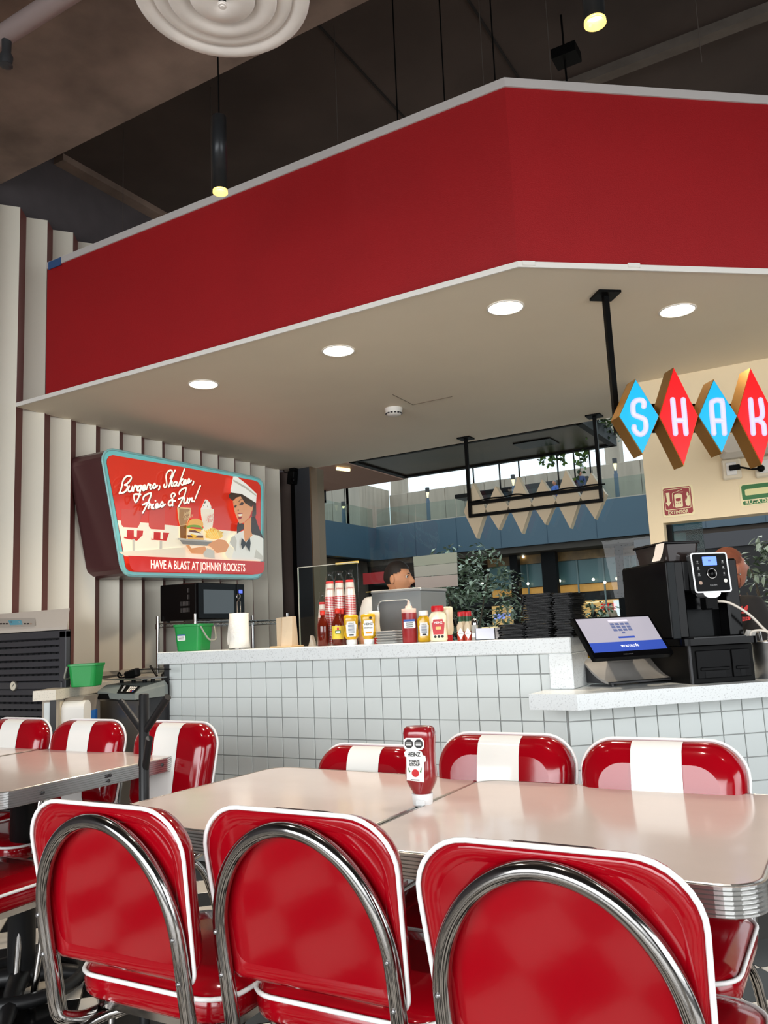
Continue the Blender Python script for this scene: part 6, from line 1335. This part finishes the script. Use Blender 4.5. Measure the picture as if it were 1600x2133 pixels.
def make_head(parent, M, skin, hairm, hairfn, browm, name='head'):
    nu, nv = 64, 44
    rings = [[head_point(2*PI*i/nu, -PI/2+PI*(j+.02)/(nv-.0+.04)) for i in range(nu)] for j in range(nv+1)]
    b = MB(); b.loft(rings, 0, True); b.v = [M @ v for v in b.v]; hd_ = b.build(name, skin, parent)
    hb = MB(); idx = lambda i, j: rings[j][i % nu]
    for j in range(nv):
        for i in range(nu):
            c = (idx(i, j)+idx(i+1, j)+idx(i+1, j+1)+idx(i, j+1))/4
            if hairfn(c): 
                q = [idx(i, j), idx(i+1, j), idx(i+1, j+1), idx(i, j+1)]
                hb.add([M @ (Vector(p)*1.0 + Vector((p.x/.076, p.y/.096, p.z/.118)).normalized()*(.003+.009*max(0, min(1, (p.z-.02)/.07)))) for p in q], [(0, 1, 2, 3)], 0, True)
    me = hb.build('hair', hairm, parent).data
    bm = bmesh.new(); bm.from_mesh(me); bmesh.ops.remove_doubles(bm, verts=bm.verts, dist=.0004); bm.to_mesh(me); bm.free()
    for sx_ in (-1, 1):
        b = MB(); b.sphere((sx_*.077, -.008, -.005), .03, 12, 10, sc=(.28, .62, 1.05)); b.sphere((sx_*.081, -.004, .002), .018, 10, 8, sc=(.3, .6, 1)); b.v = [M @ v for v in b.v]; b.build('ear', skin, parent)
        b = MB(); b.sphere((sx_*.031, .0795, .012), .0105, 12, 8); b.v = [M @ v for v in b.v]; ey = b.build('eye', mat('eye_white', (224, 216, 206), .25), parent)
        b = MB(); b.sphere((sx_*.0325+.002, .0865, .012), .0055, 10, 8); b.v = [M @ v for v in b.v]; b.build('iris', mat('iris_dark', (30, 20, 16), .2), ey)
        b = MB(); b.tube([M @ Vector((sx_*(.014+.008*i), .098-.0035*i*i*.8, .032+.004*math.sin(i*.8))) for i in range(5)], [.0025, .0038, .0038, .003, .0016], 6); b.build('eyebrow', browm, parent)
        b = MB(); b.tube([M @ Vector((sx_*(.018+.007*i), .0945-.0022*i*i, .0195+.003*math.sin(i*.8))) for i in range(5)], .0016, 5); b.build('eyelid', browm, parent)
    b = MB(); b.tube([M @ Vector((-.021+.007*i, .1015-.0012*(i-3)**2, -.0615+.0004*(i-3)**2)) for i in range(7)], .0026, 6); b.build('mouth', mat('lip', (140, 76, 66), .5), parent)
    return hd_
hp_ = py(826, 1203, 4.95)
W1 = thing('person', 'worker with short dark hair and white shirt looking to the right', 'person', (hp_.x, 4.95, 0), math.radians(-125))
Hc = hp_.z-.012
Mh = Matrix.Translation((0, .015, Hc)) @ Matrix.Rotation(math.radians(42), 4, 'Z') @ Matrix.Rotation(math.radians(-2), 4, 'X')
m_tan = mat('skin_tan', (206, 146, 108), .5, noise=.05, nscale=20)
make_head(W1, Mh, m_tan, m_hair, lambda c: (c.z > .062 - .15*max(0, c.y-.0)*0 and c.y < .082-.2*max(0, .075-c.z)) or (c.y < .045 and c.z > .03+.28*max(0, c.y)) or (c.y < -.0 and c.z > -.03), m_hair)
fb2 = MB(); fade = mat('stubble_fade', (112, 84, 66), .7)
def body(parent, top, skin, down=False):
    """one continuous body from neck to feet, arms forward"""
    V = [(0, -.01, top-.06), (0, -.02, top-.14), (0, -.02, top-.22), (0, -.01, top-.42), (0, 0, top-.62), (.19, -.02, top-.22), (.27, -.01, top-.46), (.2, .2, top-.56), (.17, .28, top-.57), (-.19, -.02, top-.22), (-.27, -.01, top-.46), (-.2, .2, top-.56), (-.17, .28, top-.57),
         (.1, 0, top-.74), (.11, .01, .48), (.11, -.01, .07), (.11, .13, .04), (-.1, 0, top-.74), (-.11, .01, .48), (-.11, -.01, .07), (-.11, .13, .04)]
    if down:
        for s_, a_ in ((1, 6), (-1, 10)): V[a_+1] = (s_*.27, .06, top-.68); V[a_+2] = (s_*.26, .08, top-.76)
    E_ = [(0, 1), (1, 2), (2, 3), (3, 4), (2, 5), (5, 6), (6, 7), (7, 8), (2, 9), (9, 10), (10, 11), (11, 12), (4, 13), (13, 14), (14, 15), (15, 16), (4, 17), (17, 18), (18, 19), (19, 20)]
    r = [.055, .058, (.13, .1), (.15, .11), (.15, .11), .068, .05, .038, .032, .068, .05, .038, .032, .1, .07, .05, .04, .1, .07, .05, .04]
    b_ = skin_body('body', (V, E_), r, skin, parent, 2, 4)
    Vs = [(0, -.02, top-.15), (0, -.02, top-.22), (0, -.01, top-.42), (0, 0, top-.72), (.19, -.02, top-.22), (.25, -.012, top-.38), (-.19, -.02, top-.22), (-.25, -.012, top-.38)]
    return b_, (Vs, [(0, 1), (1, 2), (2, 3), (1, 4), (4, 5), (1, 6), (6, 7)], [.075, (.155, .125), (.175, .135), (.17, .13), .092, .082, .092, .082])
b_, (vs_, es_, rs_) = body(W1, Hc+.035, m_tan)
skin_body('shirt', (vs_, es_), rs_, mat('white_shirt', (240, 238, 234), .8, bump=.2, bscale=30), W1, 2, 1)
tz = Hc+.035
def trousers(parent, top, m): 
    V = [(0, 0, top-.62), (.1, 0, top-.76), (.11, .01, .48), (.11, -.01, .1), (-.1, 0, top-.76), (-.11, .01, .48), (-.11, -.01, .1)]
    skin_body('trousers', (V, [(0, 1), (1, 2), (2, 3), (0, 4), (4, 5), (5, 6)]), [(.165, .125), .115, .085, .065, .115, .085, .065], m, parent, 2, 0)
trousers(W1, tz, m_darkgrey)
def fingers(parent, top, skin, down=False):
    if down:
        for sx_ in (-1, 1):
            for i in range(4): b = MB(); y = .05+.02*i; L_ = (.06, .07, .066, .052)[i]; b.tube([(sx_*.26, y, top-.77), (sx_*.255, y, top-.77-L_*.6), (sx_*.24, y, top-.77-L_)], [.0095, .0085, .007], 7); b.build('finger', skin, parent)
            b = MB(); b.tube([(sx_*.25, .11, top-.76), (sx_*.235, .125, top-.79), (sx_*.225, .125, top-.81)], [.011, .010, .008], 7); b.build('thumb', skin, parent)
        return
    for sx_ in (-1, 1):
        for i in range(4):
            b = MB(); x = sx_*.165+(-.03+.02*i); L_ = (.06, .07, .066, .052)[i]; b.tube([(x, .29, top-.57), (x, .29+L_*.6, top-.575), (x, .29+L_, top-.6)], [.0095, .0085, .007], 7); b.build('finger', skin, parent)
        b = MB(); b.tube([(sx_*.14, .27, top-.57), (sx_*.115, .31, top-.575), (sx_*.11, .335, top-.585)], [.011, .010, .008], 7); b.build('thumb', skin, parent)
fingers(W1, tz, m_tan)
# second worker, seen from behind, black shirt
hp_ = py(1510, 1186, 4.75); Hc = hp_.z
W2 = thing('person', 'worker in a black printed shirt seen from behind right of the coffee machine', 'person', (hp_.x, 4.75, 0), math.radians(-46))
m_sk2 = mat('skin_ruddy', (164, 100, 74), .5, noise=.06, nscale=20); m_hair2 = mat('cropped_hair', (110, 56, 34), .7, noise=.2, nscale=60)
Mh = Matrix.Translation((0, .03, Hc)) @ Matrix.Rotation(math.radians(12), 4, 'X') @ Matrix.Scale(.95, 4)
make_head(W2, Mh, m_sk2, m_hair2, lambda c: (c.z > .055 and c.y < .075) or (c.y < .04 and c.z > .02+.3*max(0, c.y)) or (c.y < -.005 and c.z > -.03), m_hair2)
b = MB(); b.sphere((.082, -.005, -.035), .006, 8, 6); b.v = [Mh @ v for v in b.v]; b.build('earring', m_chrome, W2)
b_, (vs_, es_, rs_) = body(W2, Hc-.0, m_sk2, True)
m_bshirt = mat('black_shirt', (26, 25, 27), .85, bump=.2, bscale=30)
rs_[0] = .08; vs_[5] = (.27, .04, Hc-.63); vs_[7] = (-.27, .04, Hc-.63); vs_.append((.265, 0, Hc-.4)); vs_.append((-.265, 0, Hc-.4)); es_ = [(0, 1), (1, 2), (2, 3), (1, 4), (4, 8), (8, 5), (1, 6), (6, 9), (9, 7)]; rs_[5] = rs_[7] = .06; rs_ += [.08, .08]
sh_o = skin_body('shirt', (vs_, es_), rs_, m_bshirt, W2, 2, 1); trousers(W2, Hc, m_black); fingers(W2, Hc, m_sk2, True)
wd = ray(1570, 1270); nd = Vector((-wd[0], -wd[1], 0)).normalized(); pp = Vector((hp_.x, 4.75, 0)) + nd*.21
Mi_ = parent_world(W2).inverted(); best = 9.0       # the print lies just off the shirt
for xx_, yy_ in ((1556, 1262), (1570, 1268), (1548, 1290), (1565, 1288), (1580, 1270), (1560, 1255)):
    o0_ = Mi_ @ Vector(CO); d0_ = (Mi_.to_3x3() @ Vector(ray(xx_, yy_))).normalized(); hit_, loc_, n_, i_ = sh_o.ray_cast(o0_, d0_)
    if hit_ and (loc_-o0_).length < best: best = (loc_-o0_).length; pp = Vector(parent_world(W2) @ loc_) + nd*.004
def sh(X, Y): return ppl(1380+X/6.664, 1120+Y/6.664, pp, tuple(nd))
A = Print(sh, nd, .0006); rdp = mat('shirt_print', (206, 62, 62), .7)
for s_ in ([(1065, 925), (1060, 990), (1065, 1040), (1090, 1050)], [(1050, 985), (1105, 960)], [(1180, 950), (1140, 985), (1165, 1005), (1150, 1035), (1110, 1040)], [(1180, 950), (1170, 990), (1150, 1030)]): A.stroke(s_, .0042, rdp)
A.p([(1040, 1108), (1205, 1095), (1228, 1120), (1215, 1140), (1050, 1172)], rdp); A.build('shirt_print', W2)
fit_text('& FUN', m_bshirt, W2, sh, (1050, 1158), (1190, 1135), (1048, 1118), A.e+.0008, nd, bold=.01)
